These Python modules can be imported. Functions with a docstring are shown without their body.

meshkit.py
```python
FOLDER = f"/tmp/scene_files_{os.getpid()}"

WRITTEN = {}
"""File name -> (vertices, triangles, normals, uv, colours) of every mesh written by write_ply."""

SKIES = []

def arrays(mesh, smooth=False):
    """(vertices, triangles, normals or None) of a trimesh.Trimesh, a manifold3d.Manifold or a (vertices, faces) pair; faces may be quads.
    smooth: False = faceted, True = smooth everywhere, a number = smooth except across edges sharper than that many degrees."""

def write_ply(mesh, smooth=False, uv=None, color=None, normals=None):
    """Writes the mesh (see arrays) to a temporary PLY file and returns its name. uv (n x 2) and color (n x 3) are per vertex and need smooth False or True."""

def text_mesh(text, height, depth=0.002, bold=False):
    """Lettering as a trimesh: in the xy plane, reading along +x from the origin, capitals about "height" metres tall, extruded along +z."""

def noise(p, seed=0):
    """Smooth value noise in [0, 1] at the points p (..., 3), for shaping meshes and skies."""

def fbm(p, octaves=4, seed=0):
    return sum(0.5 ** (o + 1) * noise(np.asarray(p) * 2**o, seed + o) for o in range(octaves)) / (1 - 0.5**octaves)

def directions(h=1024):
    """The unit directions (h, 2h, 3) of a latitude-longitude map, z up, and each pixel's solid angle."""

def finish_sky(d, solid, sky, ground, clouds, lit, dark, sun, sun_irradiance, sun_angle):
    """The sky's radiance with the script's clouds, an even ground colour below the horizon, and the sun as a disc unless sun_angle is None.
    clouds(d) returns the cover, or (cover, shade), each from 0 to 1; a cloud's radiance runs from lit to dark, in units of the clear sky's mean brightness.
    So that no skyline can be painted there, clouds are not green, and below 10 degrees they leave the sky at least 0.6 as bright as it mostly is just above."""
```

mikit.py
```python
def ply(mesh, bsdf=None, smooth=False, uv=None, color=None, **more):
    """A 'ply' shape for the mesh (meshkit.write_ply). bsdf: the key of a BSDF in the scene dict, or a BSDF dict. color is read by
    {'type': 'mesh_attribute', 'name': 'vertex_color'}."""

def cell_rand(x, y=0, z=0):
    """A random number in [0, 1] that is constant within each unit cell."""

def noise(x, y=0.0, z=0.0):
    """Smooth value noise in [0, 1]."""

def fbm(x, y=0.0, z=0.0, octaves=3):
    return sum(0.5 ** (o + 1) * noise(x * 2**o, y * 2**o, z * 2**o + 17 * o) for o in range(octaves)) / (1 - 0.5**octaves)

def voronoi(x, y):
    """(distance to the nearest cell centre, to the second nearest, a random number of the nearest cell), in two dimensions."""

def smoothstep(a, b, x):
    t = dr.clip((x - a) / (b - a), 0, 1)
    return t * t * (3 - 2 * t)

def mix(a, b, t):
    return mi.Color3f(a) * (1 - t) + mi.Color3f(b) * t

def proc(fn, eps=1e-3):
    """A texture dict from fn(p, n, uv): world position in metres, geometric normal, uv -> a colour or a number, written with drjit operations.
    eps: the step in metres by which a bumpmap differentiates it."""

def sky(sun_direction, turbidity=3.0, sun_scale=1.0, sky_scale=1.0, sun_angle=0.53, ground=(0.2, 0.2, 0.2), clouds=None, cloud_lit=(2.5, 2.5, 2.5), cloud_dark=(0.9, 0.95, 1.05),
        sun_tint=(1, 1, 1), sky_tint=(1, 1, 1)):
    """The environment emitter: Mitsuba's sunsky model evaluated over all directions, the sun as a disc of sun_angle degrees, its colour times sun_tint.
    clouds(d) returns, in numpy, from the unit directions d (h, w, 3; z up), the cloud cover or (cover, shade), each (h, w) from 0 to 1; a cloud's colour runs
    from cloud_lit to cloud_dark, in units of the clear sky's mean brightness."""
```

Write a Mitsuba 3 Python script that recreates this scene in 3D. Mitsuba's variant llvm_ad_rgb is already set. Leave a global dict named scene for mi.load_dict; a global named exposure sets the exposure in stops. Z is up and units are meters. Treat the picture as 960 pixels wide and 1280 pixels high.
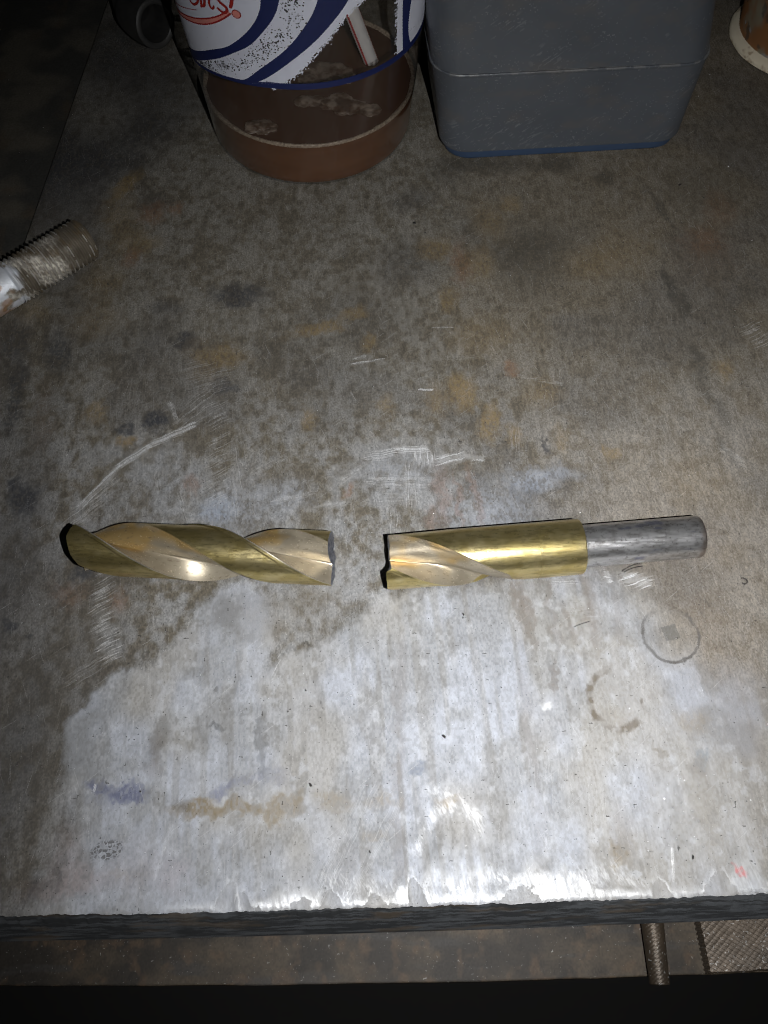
import math
import random
import numpy as np
import trimesh
import drjit as dr
import mitsuba as mi
import mikit
import meshkit
from mikit import noise, fbm, cell_rand, smoothstep, mix
from shapely.geometry import Polygon, LineString, Point, box as sbox
from shapely.ops import unary_union
from shapely import affinity

T = mi.ScalarTransform4f
scene, labels = {}, {}

# ------------------------------------------------------------------ camera, light, exposure
CAM = np.array([0.0, 0.0, 0.2315])
PITCH = math.radians(62.0)
LOOK = np.array([0.0, math.cos(PITCH), -math.sin(PITCH)])
scene['camera'] = {'type': 'perspective', 'fov': 2 * math.degrees(math.atan(640 / 1043)), 'fov_axis': 'y', 'near_clip': 0.005, 'far_clip': 20.0,
                   'to_world': T().look_at(origin=CAM.tolist(), target=(CAM + LOOK).tolist(), up=[0, math.sin(PITCH), math.cos(PITCH)])}
# the phone's flash beside the lens: the only strong lamp of the photograph
FLASH = np.array([0.030, -0.007, 0.2315])
scene['phone_flash'] = {'type': 'spot', 'intensity': {'type': 'rgb', 'value': [0.408, 0.408, 0.408]}, 'beam_width': 12.0, 'cutoff_angle': 48.5,
                        'to_world': T().look_at(origin=FLASH.tolist(), target=(FLASH + LOOK + [0.06, -0.05, 0]).tolist(), up=[0, math.sin(PITCH), math.cos(PITCH)])}
# the unlit workshop round the bench
scene['dim_room'] = {'type': 'constant', 'radiance': {'type': 'rgb', 'value': [0.003, 0.0035, 0.0036]}}
exposure = 0.0

# ------------------------------------------------------------------ helpers
def grid(P, close_u=False, close_v=False):
    """Mesh of a (n, m, 3) lattice."""
    n, m = P.shape[:2]
    i, j = np.meshgrid(np.arange(n if close_u else n - 1), np.arange(m if close_v else m - 1), indexing='ij')
    a, b, c, d = i * m + j, ((i + 1) % n) * m + j, ((i + 1) % n) * m + (j + 1) % m, i * m + (j + 1) % m
    f = np.concatenate([np.stack([a, b, c], -1).reshape(-1, 3), np.stack([a, c, d], -1).reshape(-1, 3)])
    return trimesh.Trimesh(P.reshape(-1, 3), f, process=False)


def cat(*ms):
    return trimesh.util.concatenate(list(ms))


def put(key, mesh, bsdf, smooth=30, **kw):
    k, n = key, 0
    while k in scene:
        n += 1
        k = '%s_%03d' % (key, n)
    scene[k] = mikit.ply(mesh, bsdf, smooth=smooth, **kw)
    return k


def thing(key, label, category, group=None, kind=None):
    labels[key] = {'label': label, 'category': category}
    if group:
        labels[key]['group'] = group
    if kind:
        labels[key]['kind'] = kind


def tube(path, rad, sides=24, cap=True):
    p = np.asarray(path, float)
    rad = np.broadcast_to(np.asarray(rad, float), (len(p),))
    t = np.gradient(p, axis=0)
    t /= np.linalg.norm(t, axis=1, keepdims=True)
    up = np.array([0.13, 0.21, 0.97])
    a = np.cross(t, up)
    a /= np.linalg.norm(a, axis=1, keepdims=True)
    b = np.cross(a, t)
    ang = np.arange(sides) * 2 * np.pi / sides
    P = p[:, None] + rad[:, None, None] * (np.cos(ang)[None, :, None] * a[:, None] + np.sin(ang)[None, :, None] * b[:, None])
    m = grid(P, close_v=True)
    if cap:
        for e, o in ((0, 1), (-1, -1)):
            ring = P[e]
            v = np.vstack([ring, p[e][None]])
            k = np.arange(sides)
            m = cat(m, trimesh.Trimesh(v, np.stack([k, (k + 1) % sides, k * 0 + sides], 1)[:, ::o], process=False))
    return m


def lathe(profile, n=96):
    pr = np.asarray(profile, float)
    a = np.arange(n) * 2 * np.pi / n
    return grid(np.stack([pr[:, :1] * np.cos(a), pr[:, :1] * np.sin(a), np.repeat(pr[:, 1:], n, 1)], -1), close_v=True)


def smooth_path(pts, n=40):
    from scipy.interpolate import splprep, splev
    pts = np.asarray(pts, float)
    tck, _ = splprep(pts.T, s=0, k=min(3, len(pts) - 1))
    return np.stack(splev(np.linspace(0, 1, n), tck), -1)


def bsdf(key, d):
    scene[key] = {'type': 'twosided', 'bsdf': d}


def rgb(*c):
    return {'type': 'rgb', 'value': list(c)}


def principled(key, color, rough, metallic=0.0, bump=None, bump_scale=1e-4, eps=1e-4, **kw):
    d = {'type': 'principled', 'base_color': color if isinstance(color, dict) else rgb(*color), 'roughness': rough, 'metallic': metallic, **kw}
    if bump is not None:
        d = {'type': 'bumpmap', 'arbitrary': mikit.proc(bump, eps=eps), 'scale': bump_scale, 'bsdf': d}
    bsdf(key, d)


# ------------------------------------------------------------------ bench top: stains, bare steel and scratches, in millimetres on the plate
K_D, K_DB, K_O, K_OR, K_B = (.028, .030, .036), (.035, .033, .028), (.20, .135, .05), (.17, .085, .04), (.10, .07, .045)
K_P, K_R, K_I, K_T, K_W, K_G = (.30, .335, .40), (.28, .155, .13), (.085, .095, .17), (.185, .145, .085), (.62, .63, .63), (.11, .11, .11)
# x, y, half sizes, turn in degrees, colour, strength, softness of the outline
STAINS = [
    (-52.5,212.2,10.49,6.13,-8,K_D,0.75,0.5),(-69.2,191.8,4.8,3.59,-10,K_D,0.8,0.4),(-75.8,157.2,4.53,3.85,10,K_D,0.9,0.35),(-85.8,154.7,3.19,2.54,0,K_D,0.75,0.4),
    (-114.2,186.5,5.04,9.89,15,K_D,0.7,0.5),(-130.1,190,6.19,14.29,10,K_D,0.6,0.6),(-125.1,166,3.25,14.87,0,K_D,0.7,0.5),(-114,127.4,6.08,5.2,-20,K_D,0.8,0.45),
    (-118.2,133.2,2.56,2.95,0,K_D,0.8,0.4),(-108.8,85.4,2.34,2.23,0,K_D,0.75,0.4),(-53.6,171.7,6.01,2.69,-8,K_D,0.7,0.5),(-91.2,102.3,3.63,2.64,0,K_D,0.75,0.4),
    (-103.1,82.9,1.4,1.23,0,K_D,0.6,0.4),(-79.5,206.5,7.22,3.01,0,K_D,0.35,0.6),(9,227.9,13.44,12.05,30,K_D,0.4,0.7),(-11.5,200.9,17.19,12.94,0,K_D,0.35,0.8),
    (11,261.7,9.41,5.32,20,K_D,0.4,0.7),(36.7,244.4,9.18,16.88,0,K_D,0.3,0.8),(53.7,227.9,13.44,18.09,0,K_DB,0.45,0.7),(60.8,240.2,18.25,10.42,20,K_DB,0.4,0.7),
    (45.2,282.2,19.38,5.64,0,K_DB,0.6,0.6),(25.7,277.6,8.02,8.35,0,K_DB,0.45,0.7),(71.1,282.2,8.08,5.64,0,K_DB,0.6,0.5),(87.8,274.3,4.47,4.6,0,K_DB,0.6,0.5),
    (104.4,218,2.06,10.92,5,K_DB,0.65,0.5),(108.4,206.5,2.02,8.28,-5,K_DB,0.6,0.5),(107.6,257.3,1.87,13.14,20,K_DB,0.5,0.6),(126.3,266.1,15.79,17.98,0,K_DB,0.3,0.8),
    (120.2,232,12.02,12.2,-20,K_B,0.45,0.8),(109.6,181.2,2.78,9.03,12,K_DB,0.55,0.6),(111,166,2.17,13.21,18,K_DB,0.5,0.7),(111.7,148.4,1.58,9.33,15,K_DB,0.4,0.7),
    (53.1,148.4,0.79,4.98,8,K_D,0.7,0.5),(46,131.8,2.04,4.11,0,K_D,0.5,0.6),(57.7,134.7,2.05,5.93,0,K_D,0.35,0.7),(42,130.3,1.53,3.51,10,K_D,0.5,0.5),
    (-16.5,176.1,13.76,8.53,10,K_D,0.3,0.8),(-36.4,186.5,11.2,7.06,0,K_D,0.3,0.8),(-20.1,159.5,10.71,8.08,0,K_D,0.25,0.8),(-92.9,190,16.89,10.72,20,K_D,0.25,0.8),
    (-109.5,204.7,8.64,14.97,30,K_D,0.35,0.8),(-113.7,166,8.12,16.52,0,K_DB,0.3,0.8),(-135.7,282.2,25.84,32.97,30,K_D,0.8,0.8),(-110.5,287,19.51,12.39,0,K_D,0.65,0.8),
    (-99.8,304,13.31,9.98,20,K_D,0.5,0.7),(-117.8,357.5,21.41,34.5,0,K_D,0.75,0.8),(-93.7,321.9,17.04,26.21,0,K_D,0.6,0.8),(-92.3,259.5,6.88,6.17,10,K_D,0.45,0.6),
    (-102.5,269.8,3.81,9.08,-25,K_O,0.6,0.6),(-90,253.8,4.96,6.07,0,K_OR,0.5,0.6),(-81,256.4,2.8,3.93,0,K_OR,0.6,0.5),(-92.5,238.1,8.49,5.8,0,K_O,0.4,0.7),
    (-102.2,252.9,7.75,10.81,0,K_O,0.35,0.8),(-94.3,229.9,3.59,4.85,0,K_OR,0.5,0.6),(-103.2,220,7.37,9.8,0,K_O,0.25,0.8),(-103.1,200.9,8.59,7.39,0,K_O,0.3,0.8),
    (-126.8,204.7,5.76,5.61,0,K_O,0.3,0.8),(-22.8,197.3,9.68,3.29,18,K_O,0.55,0.6),(-11.5,203.9,5.18,3.36,0,K_O,0.45,0.6),(-5.1,190.8,2.25,4.29,0,K_O,0.4,0.6),
    (19.6,236,6.65,5.76,0,K_O,0.4,0.7),(28.4,227.9,2.99,11.25,0,K_OR,0.45,0.7),(40.2,250.8,6.18,10.75,20,K_O,0.35,0.8),(23.3,210.3,3.49,5.71,0,K_O,0.45,0.6),
    (35.8,227.9,5.37,8.84,0,K_O,0.4,0.7),(49.4,259.5,3.75,4.41,0,K_O,0.4,0.6),(77.6,227.9,8.96,8.03,0,K_O,0.25,0.8),(90.7,236,10.58,10.29,0,K_O,0.22,0.8),
    (130.8,256.4,5.6,9.61,0,K_OR,0.3,0.8),(121.6,240.2,7.3,6.67,0,K_OR,0.35,0.8),(34,193.6,11.33,9.03,0,K_O,0.25,0.8),(26.6,168.7,4.35,8,0,K_O,0.6,0.5),
    (35.5,156.9,3.73,7.05,-8,K_O,0.6,0.5),(42.8,151.5,2.64,4.4,0,K_O,0.5,0.6),(18.4,166,3.79,6.6,0,K_O,0.35,0.7),(0.8,164.4,2.7,5.25,0,K_O,0.4,0.7),
    (44.3,179.5,2.77,3.11,0,K_OR,0.6,0.6),(58,149.9,2.63,5,0,K_O,0.35,0.7),(74.4,144.7,3.13,2.76,0,K_O,0.5,0.6),(54.4,169.3,5.99,5.34,0,K_O,0.3,0.8),
    (117.5,178.8,3.32,4.82,0,K_O,0.45,0.7),(100.1,134.7,10.26,6.53,0,K_O,0.18,0.9),(-24.6,157.9,2.4,4.5,0,K_O,0.45,0.6),(-11.5,131.2,1.53,3.52,-25,K_OR,0.5,0.5),
    (-84.3,149.9,3.16,2.81,30,K_O,0.6,0.5),(-96.1,161.1,3.76,3.9,0,K_O,0.45,0.6),(-61.4,133.2,3.07,2.95,0,K_OR,0.45,0.6),(-55.8,184.7,7.82,4.21,0,K_O,0.45,0.7),
    (-113.8,159.5,3.75,12.93,10,K_B,0.4,0.7),(-62.6,183,5.57,10.47,20,K_O,0.25,0.8),(-78.6,93.4,2.38,4.08,0,K_OR,0.4,0.7),(-94.3,94.7,4.77,3.59,0,K_OR,0.3,0.8),
    (18.3,128.8,2.29,10.47,3,K_OR,0.45,0.6),(23.2,126,1.01,10.36,2,K_OR,0.55,0.5),(29.6,127.4,1.27,11.57,8,K_OR,0.5,0.5),(15,120.3,1.25,5.64,0,K_OR,0.4,0.6),
    (42.1,89.6,1.42,11.33,6,K_B,0.5,0.5),(39.3,93.4,0.95,7.66,4,K_B,0.45,0.5),(49.6,89.6,0.95,10.07,2,K_B,0.35,0.6),(60.7,89.6,1.65,12.59,6,K_B,0.45,0.6),
    (54.4,85.9,0.94,6.95,4,K_B,0.4,0.5),(68.7,90.9,1.42,10.12,4,K_B,0.25,0.7),(40.4,36.5,1.49,30.62,0,K_B,0.14,0.8),(39.7,60,1.78,20.19,0,K_B,0.2,0.8),
    (48.1,69.1,0.91,5.11,2,K_B,0.5,0.5),(3.8,34.5,1.48,26.28,1,K_B,0.3,0.6),(5.2,69.1,1.82,13.95,-2,K_B,0.25,0.7),(-33.2,50.1,1.31,12.92,0,K_DB,0.4,0.5),
    (-10.2,18.9,4.09,7.54,0,K_B,0.15,0.8),(95.6,109.2,19.61,16.26,0,K_B,0.18,0.9),(95.4,69.1,15.89,20.94,0,K_B,0.2,0.9),(93.9,85.9,9.39,7.44,10,K_B,0.22,0.8),
    (64.4,57.7,3.33,3.11,0,K_T,0.2,0.7),(86.4,56.6,3.99,3.09,0,K_T,0.45,0.7),(99.7,56.6,5.54,13.27,0,K_B,0.2,0.9),(-49.6,33.9,7.18,3.02,4,K_T,0.85,0.35),
    (-38.1,34.5,7.61,2.02,4,K_T,0.8,0.4),(-28.6,34.9,2.75,4.85,0,K_T,0.7,0.45),(-23.3,36.1,2.55,3.25,0,K_T,0.65,0.45),(-13.8,35.9,4.67,2.64,0,K_T,0.5,0.6),
    (-1.1,36.5,4.25,1.83,0,K_T,0.45,0.6),(17,35.9,3.39,1.62,0,K_O,0.45,0.5),(-53.9,34.5,2.11,2.42,0,K_DB,0.4,0.5),(-2.1,26.5,2.5,1.17,0,K_T,0.35,0.7),
    (60.9,23.1,1.65,3.45,5,K_T,0.6,0.6),(62.6,28.5,2.92,5.89,0,K_B,0.25,0.7),(-76.6,40,3.85,1.65,10,K_I,0.75,0.5),(-68.9,38.5,4.27,2.05,-5,K_I,0.8,0.45),
    (-73.9,37.5,4.68,2.86,0,K_I,0.3,0.8),(-43.6,38.9,3.84,1.64,15,K_I,0.55,0.6),(-37.6,41.6,3.86,1.66,20,K_I,0.3,0.7),(-30.2,43.1,4.31,2.09,0,K_I,0.25,0.8),
    (-75.3,17,7.74,2.99,0,K_R,0.22,0.8),(-85,14.2,6.07,2.21,0,K_R,0.14,0.9),(-61.5,19.8,8.2,5.68,0,K_R,0.12,0.9),(-81.4,22.7,3.71,5.75,0,K_R,0.14,0.9),
    (-67.4,18.5,4.09,1.13,0,K_T,0.25,0.8),(-88,14.2,1.82,2.95,0,K_D,0.5,0.6),(-83.3,17.9,1.02,4.13,0,K_D,0.45,0.5),(-53,17.4,2.85,3.74,0,K_R,0.14,0.8),
    (85.6,28.5,2.92,9.83,0,K_T,0.2,0.8),(91.1,18.5,1.02,2.07,20,(0.42,0.045,0.04),0.9,0.3),(46,61.1,1.56,1.35,0,K_W,0.6,0.5),(9.3,45.2,2.6,2.11,20,(0.13,0.15,0.19),0.7,0.5),
    (86.9,47.3,1.96,1.91,0,(0.16,0.18,0.2),0.55,0.5),(75.3,49.4,1.96,1.07,0,(0.18,0.16,0.13),0.7,0.4),(85.4,44.8,1.73,1.68,0,K_B,0.3,0.6),
    (-63.3,49.4,2.62,3.43,0,K_G,0.5,0.6),(-62,56.6,1.77,2.21,0,K_G,0.35,0.6),(-62,47.9,1.96,5.97,0,K_B,0.35,0.7),(-47.5,66.8,0.9,0.92,0,K_D,0.6,0.5),
    (-46.4,55.5,1.1,0.88,0,K_D,0.5,0.5),(-38.9,81.7,1.86,2.2,0,(0.2,0.2,0.2),0.4,0.5),(-22.1,81,0.7,0.73,0,K_DB,0.6,0.4),(-9.3,83.4,4.2,6.39,0,(0.2,0.21,0.22),0.35,0.8),
    (-35.4,88.4,7.07,7.51,0,(0.16,0.15,0.14),0.5,0.7),(-22.5,90.9,7.11,6.32,0,(0.17,0.165,0.16),0.55,0.7),(-44.9,89.6,4.73,5.54,0,(0.14,0.135,0.13),0.6,0.6),
    (-14.5,101.2,7.25,7.89,0,(0.22,0.22,0.22),0.4,0.8),(47.5,134.7,7.7,4.15,0,K_P,0.5,0.5),(56.8,137.7,6.45,3,0,K_P,0.35,0.6),(40.2,123.1,10.06,11.39,0,K_P,0.25,0.8),
    (27.7,123.1,12.57,11.39,0,K_P,0.3,0.8),(5.2,137.7,12.9,9,0,K_P,0.25,0.8),(-45.2,123.1,10.06,11.39,0,K_P,0.3,0.8),(-52.8,123.1,6.54,4.56,0,(0.24,0.29,0.38),0.4,0.7),
    (-69.3,134.7,10.26,11.87,0,K_P,0.15,0.9),(-30.5,128.8,7.62,5.81,0,K_P,0.25,0.8),(-93.2,57.7,13.32,28.95,0,K_DB,0.25,0.7),(-99.9,46.9,6.51,31.98,0,K_D,0.35,0.7),
    (-112.2,106.5,7.32,32.28,0,K_D,0.3,0.8),
]
BARE = [(-88.0, -0.9), (-85.5, 11.5), (-83.1, 28.5), (-84.1, 36.5), (-86.3, 43.7), (-88.6, 56.6), (-85.6, 60.0), (-83.6, 61.3), (-82.7, 64.9), (-79.6, 66.8), (-78.6, 69.5), (-74.9, 71.9), (-69.9, 71.9), (-65.9, 72.8), (-64.1, 76.6), (-61.0, 80.0), (-60.3, 83.9), (-56.8, 85.9), (-56.4, 91.4), (-51.5, 94.5), (-43.3, 99.1), (-35.8, 94.7), (-31.4, 81.0), (-33.8, 71.9), (-27.7, 77.3), (-11.7, 83.4), (-2.4, 94.7), (19.2, 96.5), (38.5, 99.1), (60.5, 102.5), (76.7, 97.3), (81.7, 83.4), (91.7, 73.8), (109.7, 62.2), (95.8, -0.9)]
SCRATCHES = [
    (-95.4,125.4,-85.5,140.1,1.19,53,0.95),(-85.5,140.1,-77.4,147.5,1.56,39,1.1),(-77.4,147.5,-63.8,155.6,1.44,28,1),(-96.3,120.3,-90.4,130.3,4.05,45,0.45),
    (-92.8,121.7,-87.2,134.7,2.57,47,0.4),(-84.9,100.7,-82.6,85.9,3.33,33,0.7),(-82.1,85.9,-78.7,76.2,2.93,30,0.75),(-83.6,73.3,-87.4,69.1,3.03,35,0.35),
    (-59.3,169.3,-66.1,156.9,4.34,45,0.4),(-57.4,166.0,-52.3,128.8,3.65,32,0.35),(-63.6,178.8,-57.5,172.7,6.52,18,0.25),(-4.7,143.1,5.2,146.2,2.12,10,0.75),
    (5.2,146.2,13.6,146.2,1.54,0,1),(11.7,143.1,14.3,142.5,2.73,-91,0.9),(18.7,142.2,24.0,143.1,2.11,19,0.95),(26.1,143.8,31.8,142.8,1.23,0,0.9),
    (-2.1,134.1,11.5,134.1,2.95,0,0.5),(0.0,128.8,10.7,129.4,2.60,3,0.65),(8.3,139.2,8.9,127.4,2.82,-91,0.6),(2.5,123.1,4.9,113.3,2.52,-90,0.4),
    (11.1,137.7,11.2,131.2,0.51,-91,0.6),(73.1,100.7,78.9,99.1,2.42,20,1.3),(67.1,102.5,67.9,99.6,1.03,-6,0.8),(50.6,99.9,56.6,99.4,1.58,0,0.45),
    (56.9,90.9,61.2,87.9,3.11,6,0.25),(-11.1,181.2,-0.6,183.3,0.69,11,0.8),(12.0,170.3,16.4,170.3,0.50,0,0.9),(-9.8,183.7,-7.0,184.4,1.04,7,0.6),
    (17.1,197.3,24.2,197.6,0.55,0,0.6),(-12.8,134.7,-6.5,140.7,1.14,35,0.45),(-41.3,137.7,-32.6,143.1,1.50,31,0.35),(-34.2,127.4,-24.2,129.7,2.04,13,0.35),
    (-21.4,124.5,-15.2,126.0,1.15,10,0.35),(-72.1,164.4,-69.6,159.5,1.33,-70,0.6),(-72.8,142.2,-72.8,131.8,2.11,-78,0.3),(-47.2,146.8,-46.5,123.1,2.58,-78,0.3),
    (-61.3,120.3,-64.0,128.8,1.73,-74,0.35),(-4.2,35.5,-15.2,16.1,4.97,-115,0.22),(3.2,34.5,-8.1,15.1,3.28,-118,0.2),(-58.4,17.0,-56.9,24.6,0.42,82,0.8),
    (-77.3,38.9,-77.3,40.2,0.44,76,1),(74.5,24.6,73.7,17.0,0.41,-98,0.8),(43.2,44.8,55.5,38.5,6.48,-93,0.2),(111.4,146.8,116.7,140.7,1.90,-34,0.3),
    (46.8,176.1,60.2,172.7,1.03,0,0.35),(42.4,153.1,46.7,140.7,2.81,-94,0.25),(131.0,197.3,135.1,190.0,4.30,29,0.5),(-31.8,69.1,-29.6,78.1,0.70,62,0.5),
]
DENTS = [(-39.7, 6.8, 2.8), (-35.1, 5.0, 2.2), (-21.2, 3.0, 2.8), (-13.1, 3.7, 2.8), (-2.6, 3.2, 3.2), (8.7, 7.5, 2.2), (34.3, 4.7, 4.8), (70.5, 5.0, 2.4), (85.3, 5.4, 4.0), (-87.7, 3.2, 2.8), (-81.6, 2.6, 2.0)]


def edge_y(x):
    """Where the plate's front edge runs (mm)."""
    return 10.7 + 0.0265 * x + 0.00006 * x * x


def bare_distance(x, y):
    """Signed distance (mm) to the outline of the area wiped down to bare steel: positive inside."""
    d, inside = mi.Float(1e9), mi.Float(1)
    n = len(BARE)
    for i in range(n):
        (ax, ay), (bx, by) = BARE[i], BARE[(i + 1) % n]
        ex, ey = bx - ax, by - ay
        px, py = x - ax, y - ay
        t = dr.clip((px * ex + py * ey) / (ex * ex + ey * ey), 0, 1)
        d = dr.minimum(d, dr.square(px - ex * t) + dr.square(py - ey * t))
        cross = ((ay > y) != (by > y)) & (x < ex * (y - ay) / (ey if abs(ey) > 1e-9 else 1e-9) + ax)
        inside = dr.select(cross, -inside, inside)
    return -inside * dr.sqrt(d)


def scratch_mask(x, y):
    out = mi.Float(0)
    broken = 0.6 * noise(x * 0.8, y * 0.8, 51) + 0.4 * noise(x * 2.2, y * 2.2, 52)
    for i, (ax, ay, bx, by, w, ang, br) in enumerate(SCRATCHES):
        ex, ey = bx - ax, by - ay
        L2 = ex * ex + ey * ey + 1e-9
        c, s = math.cos(math.radians(ang)), math.sin(math.radians(ang))
        v = (-s * x + c * y) * 2.6 + 0.35 * dr.sin((c * x + s * y) * 0.9 + i)
        k = dr.floor(v)
        h = cell_rand(k, i, 7)
        shift = (cell_rand(k, i, 3) - 0.5) * w * 1.2
        qx, qy = x - ax + c * shift, y - ay + s * shift
        t = dr.clip((qx * ex + qy * ey) / L2, 0, 1)
        dist = dr.sqrt(dr.square(qx - ex * t) + dr.square(qy - ey * t)) / w
        line = dr.clip(1.2 - dr.abs(2 * (v - k) - 1) * 1.3, 0, 1) * smoothstep(0.3, 0.8, h) * (0.45 + 0.55 * noise(x * 1.3, y * 1.3, 53))
        solid = 0.12 if br >= 0.8 else 0.03
        out = dr.maximum(out, (1.35 * br if br >= .8 else .85 * br) * smoothstep(1.15, 0.35, dist + 0.5 * (broken - 0.5)) * (solid + (1 - solid) * line) * ((0.35 if br < 0.9 else 0.75) + (0.65 if br < 0.9 else 0.25) * smoothstep(0.25, 0.6, broken)))
    # stray hair-fine scratches
    for i, (ang, f, dens) in enumerate(((80, 1.4, .972), (38, 1.0, .985), (-64, .9, .988), (97, 1.7, .965))):
        c, s = math.cos(math.radians(ang)), math.sin(math.radians(ang))
        u, v = (c * x + s * y), (-s * x + c * y) + 0.5 * noise(x * .12, y * .12, 80 + i)
        k = dr.floor(v * f * 3.4)
        ku = dr.floor(u / 7 + cell_rand(k, 5, i) * 9)
        uu = u / 7 + cell_rand(k, 5, i) * 9 - ku
        h = cell_rand(k, ku, 31 + i)
        fr = v * f * 3.4 - k
        out = dr.maximum(out, 0.24 * dr.select(h > dens, 1.0, 0.0) * dr.clip(1 - dr.abs(fr - 0.5) * 3.2, 0, 1) * cell_rand(k, ku, 9) * dr.clip(4 * uu * (1 - uu), 0, 1) * (0.4 + broken))
    return out


def dent_masks(x, y):
    """(inside a dent of the front edge, on the bright lip round one)"""
    d = y - (10.7 + 0.0265 * x + 0.00006 * x * x) + 2.6 * (noise(x * 0.6, y * 0.5, 71) - 0.5) + 1.0 * (noise(x * 2, y * 2, 72) - 0.5)
    inside, lip = mi.Float(0), mi.Float(0)
    for i, (dx, dl, dw) in enumerate(DENTS):
        u = (x - dx + (0.22 if i % 2 else -0.15) * d) / (dw * 1.15)
        q = dl * dr.power(dr.maximum(1 - dr.power(dr.abs(u), 1.9), 0), 0.9) - d
        side = dr.select(dr.abs(u) < 1.25, 1.0, 0.0)
        inside = dr.maximum(inside, smoothstep(-0.1, 0.3, q))
        lip = dr.maximum(lip, side * smoothstep(-2.2, -0.15, q) * smoothstep(0.35, 0.0, q) * smoothstep(0.1, 0.8, dr.abs(u) + 0.35))
    return inside, lip


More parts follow.
